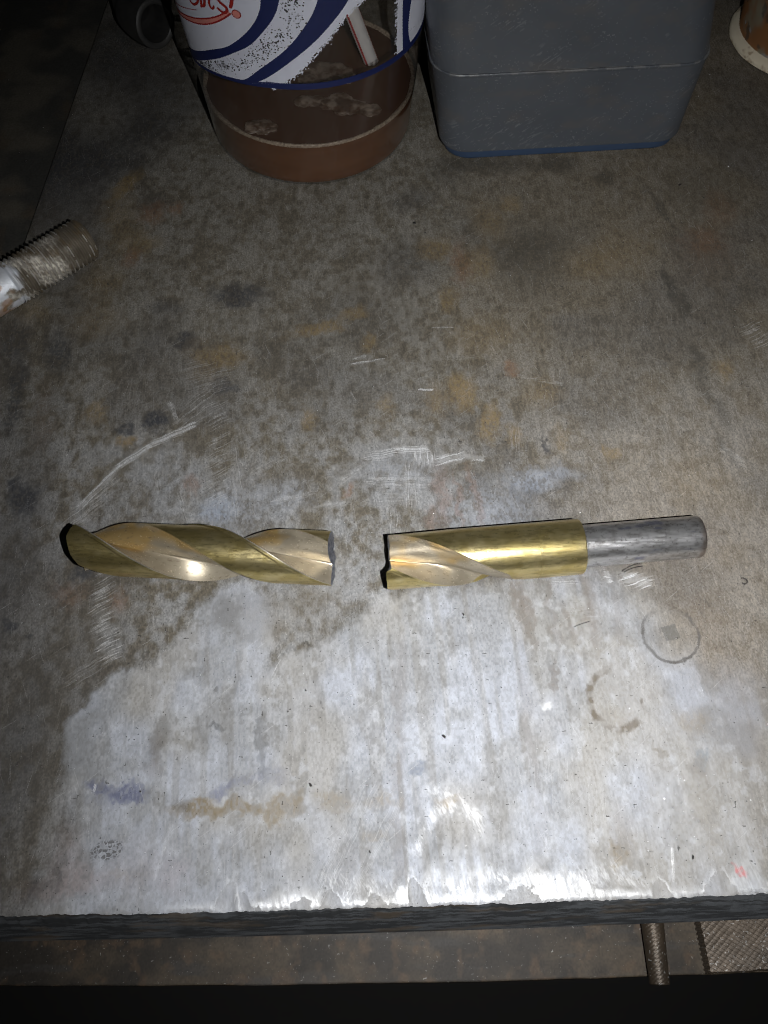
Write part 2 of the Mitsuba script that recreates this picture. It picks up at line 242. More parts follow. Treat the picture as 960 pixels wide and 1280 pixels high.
def burnish_mask(x, y):
    """The front edge and one arc above it, hammered and rubbed to shiny steel in ragged patches."""
    d = y - (10.7 + 0.0265 * x + 0.00006 * x * x)
    rag = fbm(x * 0.13, y * 0.10, 4, 3)
    streak = 0.6 * noise(x * 1.3 + y * 0.35, y * 0.25, 9) + 0.4 * noise(x * 2.7 + y * 0.7, y * 0.5, 10)
    speck = noise(x * 1.7, y * 1.7, 11)
    reach = 2.6 + 9.0 * smoothstep(0.32, 0.68, rag) * smoothstep(-48, 10, x)
    m = smoothstep(1.15, 0.15, d / reach + 0.5 * (streak - 0.5)) * smoothstep(-62, -40, x + 10 * (rag - 0.5))
    inside, lip = dent_masks(x, y)
    m = dr.maximum(m * (0.40 + 0.60 * smoothstep(0.3, 0.65, streak)) * (1 - 0.85 * inside), 0.55 * lip * smoothstep(-62, -45, x) * smoothstep(0.30, 0.62, streak + 0.25 * (speck - 0.5)))
    for ax, ay, bx, by, w, br in ((8.5, 24.0, 13.2, 33.0, 1.7, .75), (13.2, 33.0, 19.5, 36.4, 2.2, .9), (19.5, 36.4, 24.6, 32.0, 2.0, 1.0), (24.6, 32.0, 25.0, 28.5, 1.8, .8), (12.5, 39.0, 19.0, 37.5, 2.4, .75), (26.5, 19.0, 35.0, 15.5, 2.2, .7),
                               (44.0, 15.0, 58.0, 19.0, 3.0, .7), (-14.0, 17.0, 2.0, 15.5, 2.4, .5), (60.0, 17.5, 66.0, 16.0, 1.6, .7)):
        ex, ey = bx - ax, by - ay
        t = dr.clip(((x - ax) * ex + (y - ay) * ey) / (ex * ex + ey * ey), 0, 1)
        q = dr.sqrt(dr.square(x - ax - ex * t) + dr.square(y - ay - ey * t)) / w
        m = dr.maximum(m, 0.72 * br * smoothstep(1.5, 0.1, q + 1.2 * (streak - 0.5) + 0.8 * (speck - 0.5)) * (0.15 + 0.85 * smoothstep(0.38, 0.66, 0.6 * streak + 0.4 * noise(x * 3.4 + y * 2.0, y * 1.0 - x * 0.6, 13))) * (1 - 0.8 * inside))
    return m


def plate_marks(x, y):
    wx = x + 3.0 * (noise(x * 0.25, y * 0.25, 1) - 0.5) + 1.6 * (noise(x * 1.1, y * 0.9, 2) - 0.5)
    wy = y + 3.0 * (noise(x * 0.25, y * 0.25, 5) - 0.5) + 1.6 * (noise(x * 1.1, y * 0.9, 6) - 0.5)
    soft = 1.6 + 8.0 * smoothstep(0, 55, x) + 1.0 * smoothstep(70, 90, y) + 9.0 * smoothstep(46, 28, y) * smoothstep(-25, -55, x)
    bare = smoothstep(-0.8 * soft, soft, bare_distance(x + 0.3 * (wx - x), y + 0.3 * (wy - y)) + 1.6 * (noise(x * 0.9, y * 0.6, 3) - 0.5) + 0.9 * soft * (fbm(x * 0.16, y * 0.09, 23, 3) - 0.5))
    return wx, wy, bare


def plate_color(p, n, uv):
    x, y = p.x * 1000, p.y * 1000
    wx, wy, bare = plate_marks(x, y)
    big = fbm(x * 0.025, y * 0.03, 2, 3)
    mid = fbm(x * 0.13, y * 0.11, 8, 3)
    drag = noise(x * 0.55 + y * 0.04, y * 0.05, 12)
    fine = noise(x * 1.9, y * 1.3, 14)
    grain = noise(x * 4.3, y * 2.7, 15)
    fibre = 0.6 * noise(x * 2.4 + y * 0.35, y * 0.30, 16) + 0.4 * noise(x * 1.2 - y * 0.2, y * 0.22, 17)
    mott = fbm(x * 0.45, y * 0.38, 18, 3)
    # old grimy plate: grey-brown scale with greyer worn parts
    grime = mix((.110, .096, .073), (.160, .150, .130), smoothstep(0.30, 0.70, 0.5 * mid + 0.5 * mott))
    grime = mix(grime, (.215, .217, .220), smoothstep(0.33, 0.72, 0.55 * mid + 0.45 * mott) * smoothstep(200, 115, y + 30 * (big - 0.5)) * 0.9)
    grime = mix(grime, (.205, .180, .148), smoothstep(15, 85, x + 40 * (mid - 0.5)) * smoothstep(215, 120, y + 40 * (big - 0.5)) * 0.75)
    grime = mix(grime, (.135, .112, .080), smoothstep(10, 60, x + 40 * (mid - 0.5)) * smoothstep(140, 220, y) * 0.6)
    grime = mix(grime, (.082, .078, .074), smoothstep(0.52, 0.72, big) * 0.45 + 0.18 * smoothstep(0.52, 0.80, mott))
    grime = mix(grime, (.075, .068, .060), smoothstep(-62, -88, x + 25 * (big - 0.5)) * smoothstep(150, 90, y) * 0.6)
    clean = mix((.262, .270, .284), (.335, .352, .388), smoothstep(0.35, 0.65, mid))
    clean = mix(clean, (.300, .288, .265), 0.7 * smoothstep(0.42, 0.62, fbm(x * 0.045, y * 0.03, 33, 3)))
    clean = mix(clean, (.205, .198, .185), 0.50 * smoothstep(0.50, 0.78, drag) * smoothstep(0.3, 0.6, big))
    clean = mix(clean, (.375, .388, .412), 0.45 * smoothstep(0.55, 0.75, mott) * smoothstep(0.4, 0.7, drag))
    col = mix(grime, clean, bare * (0.80 + 0.20 * smoothstep(0.2, 0.6, fine)))
    col = col * (1 + (0.40 - 0.20 * bare) * (fibre - 0.5)) * (1 + (0.42 - 0.15 * bare) * (mott - 0.5)) * (1 + 0.5 * (1 - bare) * (noise(x * 2.9, y * 2.2, 19) - 0.5))
    for cx, cy, a, b, rot, k, s, soft in STAINS:
        c, sn = math.cos(math.radians(rot)), math.sin(math.radians(rot))
        dx, dy = wx - cx, wy - cy
        d = dr.sqrt(dr.square((c * dx + sn * dy) / a) + dr.square((-sn * dx + c * dy) / b))
        col = mix(col, k, s * smoothstep(1 + soft * 0.9, 1 - soft, d + 0.3 * (mid - 0.5) + 0.45 * (mott - 0.5) + 0.25 * (fine - 0.5)) * (0.40 + 0.60 * smoothstep(0.30, 0.62, 0.45 * fine + 0.35 * mott + 0.20 * fibre)))
    # ring left by a round foot with a square hole, and a second, broken ring
    rx, ry = x - 83.5, y - 82.7
    r = dr.sqrt(rx * rx + ry * ry) + 0.9 * (noise(x * 0.5, y * 0.5, 91) - 0.5) + 0.25 * (fine - 0.5)
    ang = dr.atan2(ry, rx)
    col = mix(col, (.25, .245, .23), 0.12 * smoothstep(8.3, 7.6, r))
    col = mix(col, (.085, .08, .075), 0.95 * smoothstep(0.7, 0.15, dr.abs(r - 8.1)) * (0.55 + 0.45 * noise(ang * 3, 3.0)) * smoothstep(-0.9, 0.3, -ry / 8 + 0.75 * dr.abs(rx) / 8))
    col = mix(col, (.09, .09, .085), 0.75 * smoothstep(0.3, 0, dr.maximum(dr.abs(rx - 0.3 + 0.25 * ry), dr.abs(ry - 0.5 - 0.25 * rx)) - 2.1) * (0.55 + 0.45 * grain))
    qx, qy = x - 65.1, y - 63.6
    q = dr.sqrt(qx * qx / 0.9 + qy * qy * 0.84) + 0.6 * (fine - 0.5)
    qa = dr.atan2(qy, qx)
    arcs = smoothstep(1.5, 1.9, qa) + smoothstep(-2.0, -2.5, qa) + 0.8 * smoothstep(0.25, 0.1, dr.abs(qa + 0.15)) + 0.9 * smoothstep(0.45, 0.2, dr.abs(qa + 1.15)) + 0.5 * smoothstep(0.5, 0.3, dr.abs(qa + 1.8))
    col = mix(col, (.12, .098, .072), 0.85 * dr.clip(arcs, 0, 1) * smoothstep(1.2, 0.3, dr.abs(q - 7.8) / (0.5 + noise(qa * 1.7, 4.0, 78))) * (0.4 + 0.6 * smoothstep(0.3, 0.6, noise(x * .6, y * .6, 77))))
    # the little lattice-shaped print of dark paint
    lx, ly = (x + 71.4) * 0.96 + (y - 24.2) * 0.3, (y - 24.2) - (x + 71.4) * 0.3
    near, nearer, _ = mikit.voronoi(lx * 0.8 + 0.5 * fine, ly * 0.9)
    col = mix(col, (.06, .056, .055), 0.75 * smoothstep(1.2, 0.7, dr.sqrt(dr.square(lx / 3.9) + dr.square(ly / 2.3)) + 0.9 * (mott - 0.5)) * smoothstep(0.05, 0.28, nearer - near) * smoothstep(0.2, 0.5, fine))
    # pits, grit ground into the surface, fine grain
    col = col * (0.86 - 0.0 * bare + (0.20 - 0.08 * bare) * grain + (0.14 - 0.06 * bare) * fine + 0.04 * bare)
    pit = noise(x * 1.3, y * 1.3, 40)
    col = mix(col, (.03, .028, .026), 0.75 * smoothstep(0.955, 0.975, pit))
    col = mix(col, (.03, .028, .026), 0.5 * smoothstep(0.95, 0.975, noise(x * 2.1, y * 2.4, 44)))
    scr = scratch_mask(x, y)
    col = mix(col, (.80, .81, .82), dr.clip(scr, 0, 1))  # bare scratches, painted paler still to carry their glint
    inside, lip = dent_masks(x, y)
    col = mix(col, (.21, .205, .20), 0.32 * inside * (0.6 + 0.4 * fine))
    return mix(col, (.60, .61, .62), 0.7 * burnish_mask(x, y))


def plate_rough(p, n, uv):
    x, y = p.x * 1000, p.y * 1000
    wx, wy, bare = plate_marks(x, y)
    return dr.clip(0.72 - 0.02 * bare + 0.10 * (noise(x * 2.1, y * 1.5, 21) - 0.5) - 0.26 * dr.clip(scratch_mask(x, y), 0, 1) - 0.27 * burnish_mask(x, y), 0.28, 1)


def plate_metal(p, n, uv):
    x, y = p.x * 1000, p.y * 1000
    wx, wy, bare = plate_marks(x, y)
    return dr.clip(0.14 + 0.10 * bare + 0.5 * dr.clip(scratch_mask(x, y), 0, 1) + 0.55 * burnish_mask(x, y), 0, 1)


def plate_relief(p, n, uv):
    x, y = p.x * 1000, p.y * 1000
    return 0.5 * noise(x * 4.0, y * 2.2, 61) + 0.3 * noise(x * 1.1, y * 0.7, 62) + 0.35 * noise(x * 2.6 + y * 0.3, y * 0.35, 63)


principled('plate_steel', mikit.proc(plate_color), mikit.proc(plate_rough), mikit.proc(plate_metal), bump=plate_relief, bump_scale=6.0e-5, eps=1.2e-4, specular=0.4)


def edge_color(p, n, uv):
    x, y, z = p.x * 1000, p.y * 1000, p.z * 1000
    s = noise(x * 0.12, z * 1.4, 3) * 0.6 + 0.4 * noise(x * 0.5, z * 3.0, 4)
    c = mix((.036, .038, .040), (.082, .087, .093), smoothstep(0.35, 0.75, s))
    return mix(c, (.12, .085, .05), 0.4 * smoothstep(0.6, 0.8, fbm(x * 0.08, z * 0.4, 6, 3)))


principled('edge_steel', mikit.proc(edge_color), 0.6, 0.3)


def rail_color(p, n, uv):
    x, y, z = p.x * 1000, p.y * 1000, p.z * 1000
    m = fbm(x * 0.09, y * 0.12, 3, 3)
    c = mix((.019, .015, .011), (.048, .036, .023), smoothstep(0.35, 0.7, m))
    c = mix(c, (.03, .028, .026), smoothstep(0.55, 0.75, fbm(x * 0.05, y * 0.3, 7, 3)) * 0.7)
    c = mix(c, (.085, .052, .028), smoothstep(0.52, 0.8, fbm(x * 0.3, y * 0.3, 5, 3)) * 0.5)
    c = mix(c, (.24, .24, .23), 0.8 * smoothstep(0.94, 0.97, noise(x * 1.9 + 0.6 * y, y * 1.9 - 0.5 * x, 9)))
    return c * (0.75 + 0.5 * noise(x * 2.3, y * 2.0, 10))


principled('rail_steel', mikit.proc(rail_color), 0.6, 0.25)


def side_color(p, n, uv):
    x, y = p.x * 1000, p.y * 1000
    m = fbm(x * 0.06, y * 0.06, 3, 3)
    c = mix((.040, .039, .035), (.085, .076, .060), smoothstep(0.4, 0.7, m))
    return mix(c, (.075, .055, .035), smoothstep(0.6, 0.75, fbm(x * 0.1, y * 0.07, 6, 3)) * 0.5) * (0.8 + 0.4 * noise(x * 2, y * 2, 4))


principled('side_steel', mikit.proc(side_color), 0.7, 0.1)

# ------------------------------------------------------------------ workbench geometry
RNG = np.random.default_rng(11)


def left_edge(y):
    return -136.5 + 0.050 * (y - 240.0) if np.isscalar(y) else -136.5 + 0.050 * (y - 240.0)


XS = np.concatenate([np.linspace(0, 1, 640)])
ys_off = np.concatenate([np.arange(0, 12, 0.35), np.arange(12, 30, 1.5), np.arange(30, 110, 6), np.arange(110, 800, 25)])
x_front = np.concatenate([np.linspace(-147, -104, 24, endpoint=False), np.linspace(-104, 106, 560, endpoint=False), np.linspace(106, 420, 50)])
frac = (x_front + 147) / (420 + 147)
top = np.zeros((len(ys_off), len(x_front), 3))
ragged = 0.6 * (meshkit.fbm(np.stack([x_front * 0.22, x_front * 0, x_front * 0], -1), 4, 3) - 0.5) + 0.3 * (meshkit.noise(np.stack([x_front * 1.3, x_front * 0, x_front * 0], -1), 5) - 0.5)
for i, o in enumerate(ys_off):
    y = edge_y(x_front) + o + ragged * math.exp(-o / 3.0)
    xl = left_edge(y)
    x = x_front * 1.0
    lo = x_front < -100
    x[lo] = xl[lo] + (x_front[lo] + 147) / 47.0 * (-100 - xl[lo])
    z = np.zeros_like(x)
    # edge rolled over by years of hammering
    roll = 1.1 + 0.8 * meshkit.noise(np.stack([x * 0.15, x * 0, x * 0], -1), 8)
    z -= 0.38 * np.clip(1 - o / roll, 0, 1) ** 2
    # dents struck into the edge: planar facets that fall towards the front
    for q, (dx, dl, dw) in enumerate(DENTS):
        u = (x - dx + (0.22 if q % 2 else -0.15) * o) / (dw * 1.15)
        reach = dl * np.clip(1 - np.abs(u) ** 1.9, 0, None) ** 0.9 * (1 + 0.25 * (meshkit.noise(np.stack([x * 1.1, x * 0 + q, x * 0], -1), 2) - 0.5))
        z = np.minimum(z, np.where(np.abs(u) < 1, -(0.06 + 0.06 * ((q * 37) % 5) / 5) * np.clip(reach - o, 0, None) + 0.03 * np.clip(reach - o, 0, 0.5), 0))
    z += 0.05 * (meshkit.noise(np.stack([x * 0.5, y * 0.5, x * 0], -1), 12) - 0.5) * math.exp(-o / 8)
    # soft worn shoulder along the left edge
    z -= 0.5 * np.clip(1 - (x - xl) / 2.2, 0, 1) ** 2
    top[i] = np.stack([x, y, z], -1) / 1000
put('workbench__top_plate', grid(top), 'plate_steel', smooth=True, uv=top.reshape(-1, 3)[:, :2] * 5)
# torn, slanting front face of the plate
rows = []
front = top[0] * 1000
for k, f in enumerate(np.linspace(0, 1, 11)):
    x, y, z = front.T
    zz = z * (1 - f) - 12.0 * f
    yy = y * (1 - f) + edge_y(x) * f - 5.4 * (0.25 * f + 0.75 * f ** 0.8) + 0.35 * (meshkit.fbm(np.stack([x * 0.10, zz * 0.45, x * 0], -1), 4, 4) - 0.5) * min(1, 3 * f) * (1.2 - f)
    rows.append(np.stack([x, yy, zz], -1) / 1000)
rows.append(np.stack([front[:, 0], front[:, 1] + 45, front[:, 2] * 0 - 12.2], -1) / 1000)
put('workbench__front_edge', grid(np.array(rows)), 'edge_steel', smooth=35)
# left side: edge face of the plate and the lower plate beside it
le = top[:, 0]
put('workbench__left_edge', grid(np.array([le, le + [-0.0004, 0, -0.0025], le + [-0.0004, 0, -0.012]])), 'edge_steel', smooth=False)
sp = np.array([[[-0.42, 0.004, -0.0035], [-0.42, 0.80, -0.0035]], [[-0.100, 0.004, -0.0035], [-0.100, 0.80, -0.0035]]])
put('workbench__side_plate', grid(np.stack([np.stack([np.linspace(-.42, -.11, 30)] * 60, 1), np.stack([np.linspace(.012, .8, 60)] * 30, 0), np.full((30, 60), -.0035) + 0.0003 * meshkit.noise(np.stack(np.meshgrid(np.arange(30) * .4, np.arange(60) * .4, [0], indexing='ij'), -1)[:, :, 0])], -1)), 'side_steel', smooth=True)
# ledge under the front edge that the files lie on
lx = np.linspace(-260, 300, 120)
ly = -7.6 + 0.0152 * lx + 0.00009 * lx * lx * (np.abs(lx) < 140)
wob = 0.5 * (meshkit.fbm(np.stack([lx * 0.1, lx * 0, lx * 0], -1), 3, 9) - 0.5)
prof = [(55, 0), (20, 0), (0.8, 0), (0.2, -0.25), (0, -0.9), (0, -6), (55, -6)]
led = np.array([np.stack([lx, ly + wob * (o < 10) + o, np.full_like(lx, -60 + z)], -1) for o, z in prof]) / 1000
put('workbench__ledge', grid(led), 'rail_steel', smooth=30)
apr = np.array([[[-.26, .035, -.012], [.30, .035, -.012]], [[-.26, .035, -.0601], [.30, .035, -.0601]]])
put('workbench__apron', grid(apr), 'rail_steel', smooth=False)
thing('workbench', 'scarred steel workbench, stained brown and wiped bare in front, with a dented shiny edge', 'workbench')
# floor far below the bench
principled('floor_concrete', (.07, .068, .065), 0.8)
put('floor', grid(np.array([[[-4, -4, -.88], [4, -4, -.88]], [[-4, 5, -.88], [4, 5, -.88]]])), 'floor_concrete', smooth=False)
labels['floor'] = {'label': 'dark workshop floor below the bench', 'category': 'floor', 'kind': 'structure'}

# ------------------------------------------------------------------ broken drill bit
def gold_color(p, n, uv):
    x, y, z = p.x * 1000, p.y * 1000, p.z * 1000
    m = fbm(x * 0.22, y * 0.3, z * 0.3, 3)
    c = mix((.54, .435, .175), (.66, .555, .28), smoothstep(0.3, 0.7, m))
    c = mix(c, (.23, .185, .075), 0.40 * smoothstep(0.48, 0.78, fbm(x * 0.5, y * 1.3, z * 1.3 + 9, 3)))
    c = mix(c, (.80, .72, .46), 0.6 * smoothstep(0.84, 0.92, noise(x * 3.6, y * 4.2, z * 4.2)))
    return mix(c, (.09, .075, .04), 0.5 * smoothstep(0.86, 0.94, noise(x * 3.2, y * 3.6, z * 3.6 + 30)))


def gold_rough(p, n, uv):
    x, y, z = p.x * 1000, p.y * 1000, p.z * 1000
    return 0.27 + 0.10 * (noise(x * 0.4, y * 2.6, z * 2.6) - 0.4) + 0.10 * (noise(x * 3, y * 3, z * 3) - 0.5)


def gold_relief(p, n, uv):
    x, y, z = p.x * 1000, p.y * 1000, p.z * 1000
    return noise(x * 3.1, y * 3.4, z * 3.4) + 0.4 * noise(x * 0.8, y * 4, z * 4)


principled('gold_coating', mikit.proc(gold_color), mikit.proc(gold_rough), 0.93, bump=gold_relief, bump_scale=9e-6, eps=1e-4)


def flute_color(p, n, uv):
    x, y, z = p.x * 1000, p.y * 1000, p.z * 1000
    m = fbm(x * 0.18, y * 0.22, z * 0.22, 3)
    c = mix((.29, .25, .185), (.365, .32, .24), smoothstep(0.35, 0.65, m))
    c = mix(c, (.38, .25, .085), 0.85 * smoothstep(0.50, 0.66, fbm(x * 0.09 + 3, y * 0.12, z * 0.1, 3)))
    c = mix(c, (.66, .58, .42), 0.6 * smoothstep(0.82, 0.90, noise(x * 2.7, y * 2.7, z * 2.7)))
    return mix(c, (.17, .13, .09), 0.6 * smoothstep(0.62, 0.8, fbm(x * 0.8, y * 2.0, z * 2.0, 3)))


principled('flute_metal', mikit.proc(flute_color), 0.36, 0.62, bump=gold_relief, bump_scale=1.5e-5, eps=1e-4)


def torn_color(p, n, uv):
    x, y, z = p.x * 1000, p.y * 1000, p.z * 1000
    return mix((.15, .16, .20), (.34, .35, .39), noise(x * 2, y * 2, z * 2))


principled('torn_steel', mikit.proc(torn_color), 0.38, 0.85)


def shank_color(p, n, uv):
    x, y, z = p.x * 1000, p.y * 1000, p.z * 1000
    c = mix((.48, .475, .47), (.64, .64, .65), fbm(x * 0.25, y * 0.5, z * 0.5, 3))
    c = mix(c, (.22, .21, .20), 0.55 * smoothstep(0.42, 0.72, fbm(x * 0.45 + 4, y * 0.9, z * 0.9, 4)))
    c = mix(c, (.10, .09, .08), 0.5 * smoothstep(0.58, 0.78, fbm(x * 1.6 + 4, y * 1.6, z * 1.6, 3)))
    c = mix(c, (.20, .22, .34), 0.6 * smoothstep(0.62, 0.75, fbm(x * 0.2, y * 0.5, z * 0.3 + 7, 3)))
    c = mix(c, (.20, .13, .085), 0.6 * smoothstep(92.2, 94.0, x + 0.8 * noise(x, y, z)))
    return mix(c, (.75, .75, .75), 0.7 * smoothstep(0.86, 0.93, noise(x * 0.9, y * 3.5, z * 3.5)))


def shank_rough(p, n, uv):
    x, y, z = p.x * 1000, p.y * 1000, p.z * 1000
    return 0.29 + 0.14 * (noise(x * 0.25, y * 2.4, z * 2.4) - 0.5)


principled('shank_steel', mikit.proc(shank_color), mikit.proc(shank_rough), 0.9, bump=gold_relief, bump_scale=9e-6, eps=1e-4)

principled('worn_margin', (.66, .62, .52), 0.33, 0.9)
PITCH_MM, RB = 90.0, 8.35
OMEGA = 360.0 / PITCH_MM
FLUTE_T = np.array([0, .012, .03, .07, .14, .24, .36, .5, .62, .75, .88, .965, .985, 1.0])
FLUTE_R = np.array([1, .82, .64, .45, .32, .27, .31, .41, .51, .62, .72, .80, .86, .965])


def drill_radius(pp, depth):
    """Radius (share of the body's) at pattern angle pp: 0-84 land, 84-180 flute."""
    from scipy.interpolate import PchipInterpolator
    pp = np.mod(pp, 180.0001)
    land = .965 + .035 * np.clip((pp - 74) / 1.5, 0, 1)
    fl = PchipInterpolator(FLUTE_T, FLUTE_R)(np.clip((pp - 84) / 96, 0, 1))
    return np.where(pp <= 84, land, fl) * depth + (1 - depth) * np.where(pp <= 84, .99, .99)


class Axis:
    def __init__(self, a, b, z):
        a, b = np.array(a, float), np.array(b, float)
        self.o, self.L = np.array([*a, z]), np.linalg.norm(b - a)
        self.e = np.array([*(b - a) / self.L, 0])
        self.n = np.array([-self.e[1], self.e[0], 0])

    def at(self, s, th, r):
        th = np.radians(th)
        return (self.o + s[..., None] * self.e + (r * np.cos(th))[..., None] * self.n + (r * np.sin(th))[..., None] * np.array([0, 0, 1.])) / 1000


def fluted(ax, c, s0, s1, depth_of, key, seed, flute_end=None):
    """Lands and flutes between the ends s0(pp, theta) and s1(pp, theta)."""
    rims0, rims1 = [], []
    for half in (0, 180):
        for lo, hi, ps, part, mat in ((0, 81.6, np.concatenate([np.linspace(0, 71, 30), np.linspace(71.5, 81.6, 11)]), 'land', 'gold_coating'),
                                      (81.6, 84, np.linspace(81.6, 84, 4), 'margin', 'worn_margin' if flute_end is None else 'gold_coating'),
                                      (84, 180, 84 + 96 * np.unique(np.concatenate([np.linspace(0, .1, 16), np.linspace(.1, 1, 46)])), 'flute', 'flute_metal')):
            pp = ps + half
            th0, th1 = c - pp + OMEGA * s0(pp, c - pp)[0], c - pp + OMEGA * s1(pp, c - pp)[0]
            a, b = s0(pp, th0), s1(pp, th1)
            f = np.linspace(0, 1, 110)
            f = np.sort(np.concatenate([f, [.004, .994]]))
            S = a[None] * (1 - f[:, None]) + b[None] * f[:, None]
            d = depth_of(S, half)
            R = RB * drill_radius(np.broadcast_to(ps, S.shape), d)
            P = ax.at(S, c - pp[None] + OMEGA * S, R)
            if flute_end is not None and part == 'flute':
                # the flute runs out: past its rounded end the surface is plain body
                e = np.minimum(flute_end(ps) * (1.0 if half == 0 else .5), b)
                for lo_s, hi_s, name, m2 in ((a, e, part, mat), (e, b, 'runout', 'gold_coating')):
                    S2 = lo_s[None] * (1 - f[:, None]) + hi_s[None] * f[:, None]
                    P2 = ax.at(S2, c - pp[None] + OMEGA * S2, RB * drill_radius(np.broadcast_to(ps, S2.shape), depth_of(S2, half)))
                    put('%s__%s' % (key, name), grid(P2), m2, smooth=60)
            else:
                put('%s__%s' % (key, part), grid(P), mat, smooth=60)
            rims0.append((S[0], P[0], mat))
            rims1.append((S[-1], P[-1], mat))
    return np.concatenate([r[1] for r in rims0]), np.concatenate([r[1] for r in rims1])


def end_cap(ax, rim, bulge, seed, rough_mm=.5):
    """Torn or ground end face inside the rim."""
    cen = rim.mean(0) + ax.e * bulge / 1000
    ks = np.linspace(1, 0.0, 14)
    P = np.array([cen + (rim - cen) * k for k in ks])
    nz = meshkit.fbm(P * 1000 * .8, 5, seed) - 0.5
    P = P + (nz * rough_mm / 1000 * np.clip((1 - ks) * 6, 0, 1)[:, None])[..., None] * ax.e
    return grid(P, close_v=True)


axL = Axis((-92.9, 106.8), (-14.8, 103.2), RB)


def left_tip(pp, th):
    q = np.mod(pp, 180)
    base = np.interp(q, [0, 15, 45, 70, 84, 88, 110, 150, 180], [5.2, 3.2, 1.5, 2.0, 3.0, 3.4, 3.6, 6.0, 9.0])
    return base


def tear(th, seed, amp):
    t = np.radians(np.asarray(th, float))
    return amp * (meshkit.fbm(np.stack([np.cos(t) * 1.3 + 5, np.sin(t) * 1.3 + 5, t * 0 + seed], -1), 4, seed) - 0.5) * 2


def left_break(pp, th):
    return 77.7 + tear(th, 3, .7) - 0.75 * np.sin(np.radians(th + 15))


r0, r1 = fluted(axL, 131.8, left_tip, left_break, lambda S, half: np.ones_like(S), 'broken_drill_tip', 3)
put('broken_drill_tip__point', end_cap(axL, r0, -2.2, 5, .1), 'gold_coating', smooth=40)
put('broken_drill_tip__fracture_face', end_cap(axL, r1, .5, 6, 1.6), 'torn_steel', smooth=40)
thing('broken_drill_tip', 'gold-coated fluted tip half of a snapped drill bit lying on the bench', 'drill bit')

axR = Axis((1.9, 101.9), (58.6, 107.1), RB)


def right_break(pp, th):
    th = np.asarray(th, float)
    low = np.clip(1 - np.abs(np.mod(th, 360) - 164) / 36, 0, 1)
    return -0.2 + tear(th, 9, .45) - 1.5 * np.clip(low * 3, 0, 1)


BODY_END = 56.4


def runout(S, half):
    t = np.clip((S - 10) / 32, 0, 1) if half == 0 else np.clip((S - 2) / 20, 0, 1)
    return 1 - t * t * (3 - 2 * t)


r0, r1 = fluted(axR, 209.7, right_break, lambda pp, th: np.full(np.shape(pp), 43.0), runout, 'broken_drill_shank', 4, lambda ps: 20 + 15.5 * np.sqrt(np.clip(1 - ((ps - 146) / 64) ** 2, 0, 1)))
put('broken_drill_shank__fracture_face', end_cap(axR, r0, 1.4, 8, 1.2), 'torn_steel', smooth=40)


def turned(ax, prof, n=96):
    pr = np.array(prof, float)
    a = np.linspace(0, 360, n, endpoint=False)
    S, TH = np.broadcast_to(pr[:, :1], (len(pr), n)), np.broadcast_to(a, (len(pr), n))
    return grid(ax.at(S, TH, np.broadcast_to(pr[:, 1:], (len(pr), n))), close_v=True)


RBB = RB * .99
put('broken_drill_shank__body', turned(axR, [(43.0, RBB), (50, RBB), (BODY_END - .5, RBB), (BODY_END - .12, RBB - .12), (BODY_END, RBB - .5), (BODY_END, 5.9)]), 'gold_coating', smooth=30)
put('broken_drill_shank__shank', turned(axR, [(BODY_END - .05, 5.95), (BODY_END + .5, 6.1), (BODY_END + .9, 6.35), (70, 6.35), (80, 6.35), (91.6, 6.35), (92.2, 6.15), (92.45, 5.75), (92.55, 0.01)]), 'shank_steel', smooth=25)
thing('broken_drill_shank', 'gold-coated shank half of the snapped drill bit with a plain grey steel shank', 'drill bit')
labels['broken_drill_shank__shank'] = {'label': 'plain grey steel reduced shank, smudged dark'}

# ------------------------------------------------------------------ drink cup
CC, RB_C, K_C = np.array([-.02994, .31074]), .04098, .08527


def on_cup(ang, z, off=0.0):
    """Angle in degrees from the front, height in mm -> point on the cup's cone."""
    a, r = np.radians(ang), RB_C + K_C * z / 1000 + off / 1000
    return np.stack([CC[0] + r * np.sin(a), CC[1] - r * np.cos(a), z / 1000 + 0 * a], -1)


scene['cup_plastic'] = {'type': 'thindielectric', 'int_ior': 1.45, 'ext_ior': 1.0}
prof = [(0.0001, .0016), (.030, .0016), (.0365, .0012), (.0392, .0002), (.0405, .0004), (.04105, .0014)] + [(RB_C + K_C * z, z) for z in np.linspace(.004, .150, 40)] + [(.0552, .1515), (.0556, .153), (.0549, .154)]
m = lathe(prof, 128)
m.apply_translation([CC[0], CC[1], 0])
put('drink_cup__wall', m, 'cup_plastic', smooth=True)
principled('ink_white', (.60, .62, .71), 0.45)
principled('ink_blue', (.010, .017, .080), 0.4)
principled('ink_red', (.30, .018, .015), 0.45)
principled('ink_pink', (.58, .22, .19), 0.45)
principled('ink_black', (.02, .02, .025), 0.5)
DEG = 1.37          # degrees per millimetre round the cup, about


def printed(shape, off, key, mat):
    geoms = [g for g in getattr(shape, 'geoms', [shape]) if g.geom_type == 'Polygon' and g.area > 1e-4]
    ms = []
    for g in geoms:
        g = affinity.scale(g, 1 / DEG, 1, origin=(0, 0))
        v, f = trimesh.creation.triangulate_polygon(g.segmentize(2.0), engine='earcut')
        v3 = np.column_stack([v, np.zeros(len(v))])
        if g.area > 6:
            v3, f = trimesh.remesh.subdivide_to_size(v3, f, 3.0)
        ms.append(trimesh.Trimesh(on_cup(v3[:, 0] * DEG, v3[:, 1], off), f, process=False))
    return put(key, cat(*ms), mat, smooth=True)


def curve(pts, n=40):
    return smooth_path(pts, n)


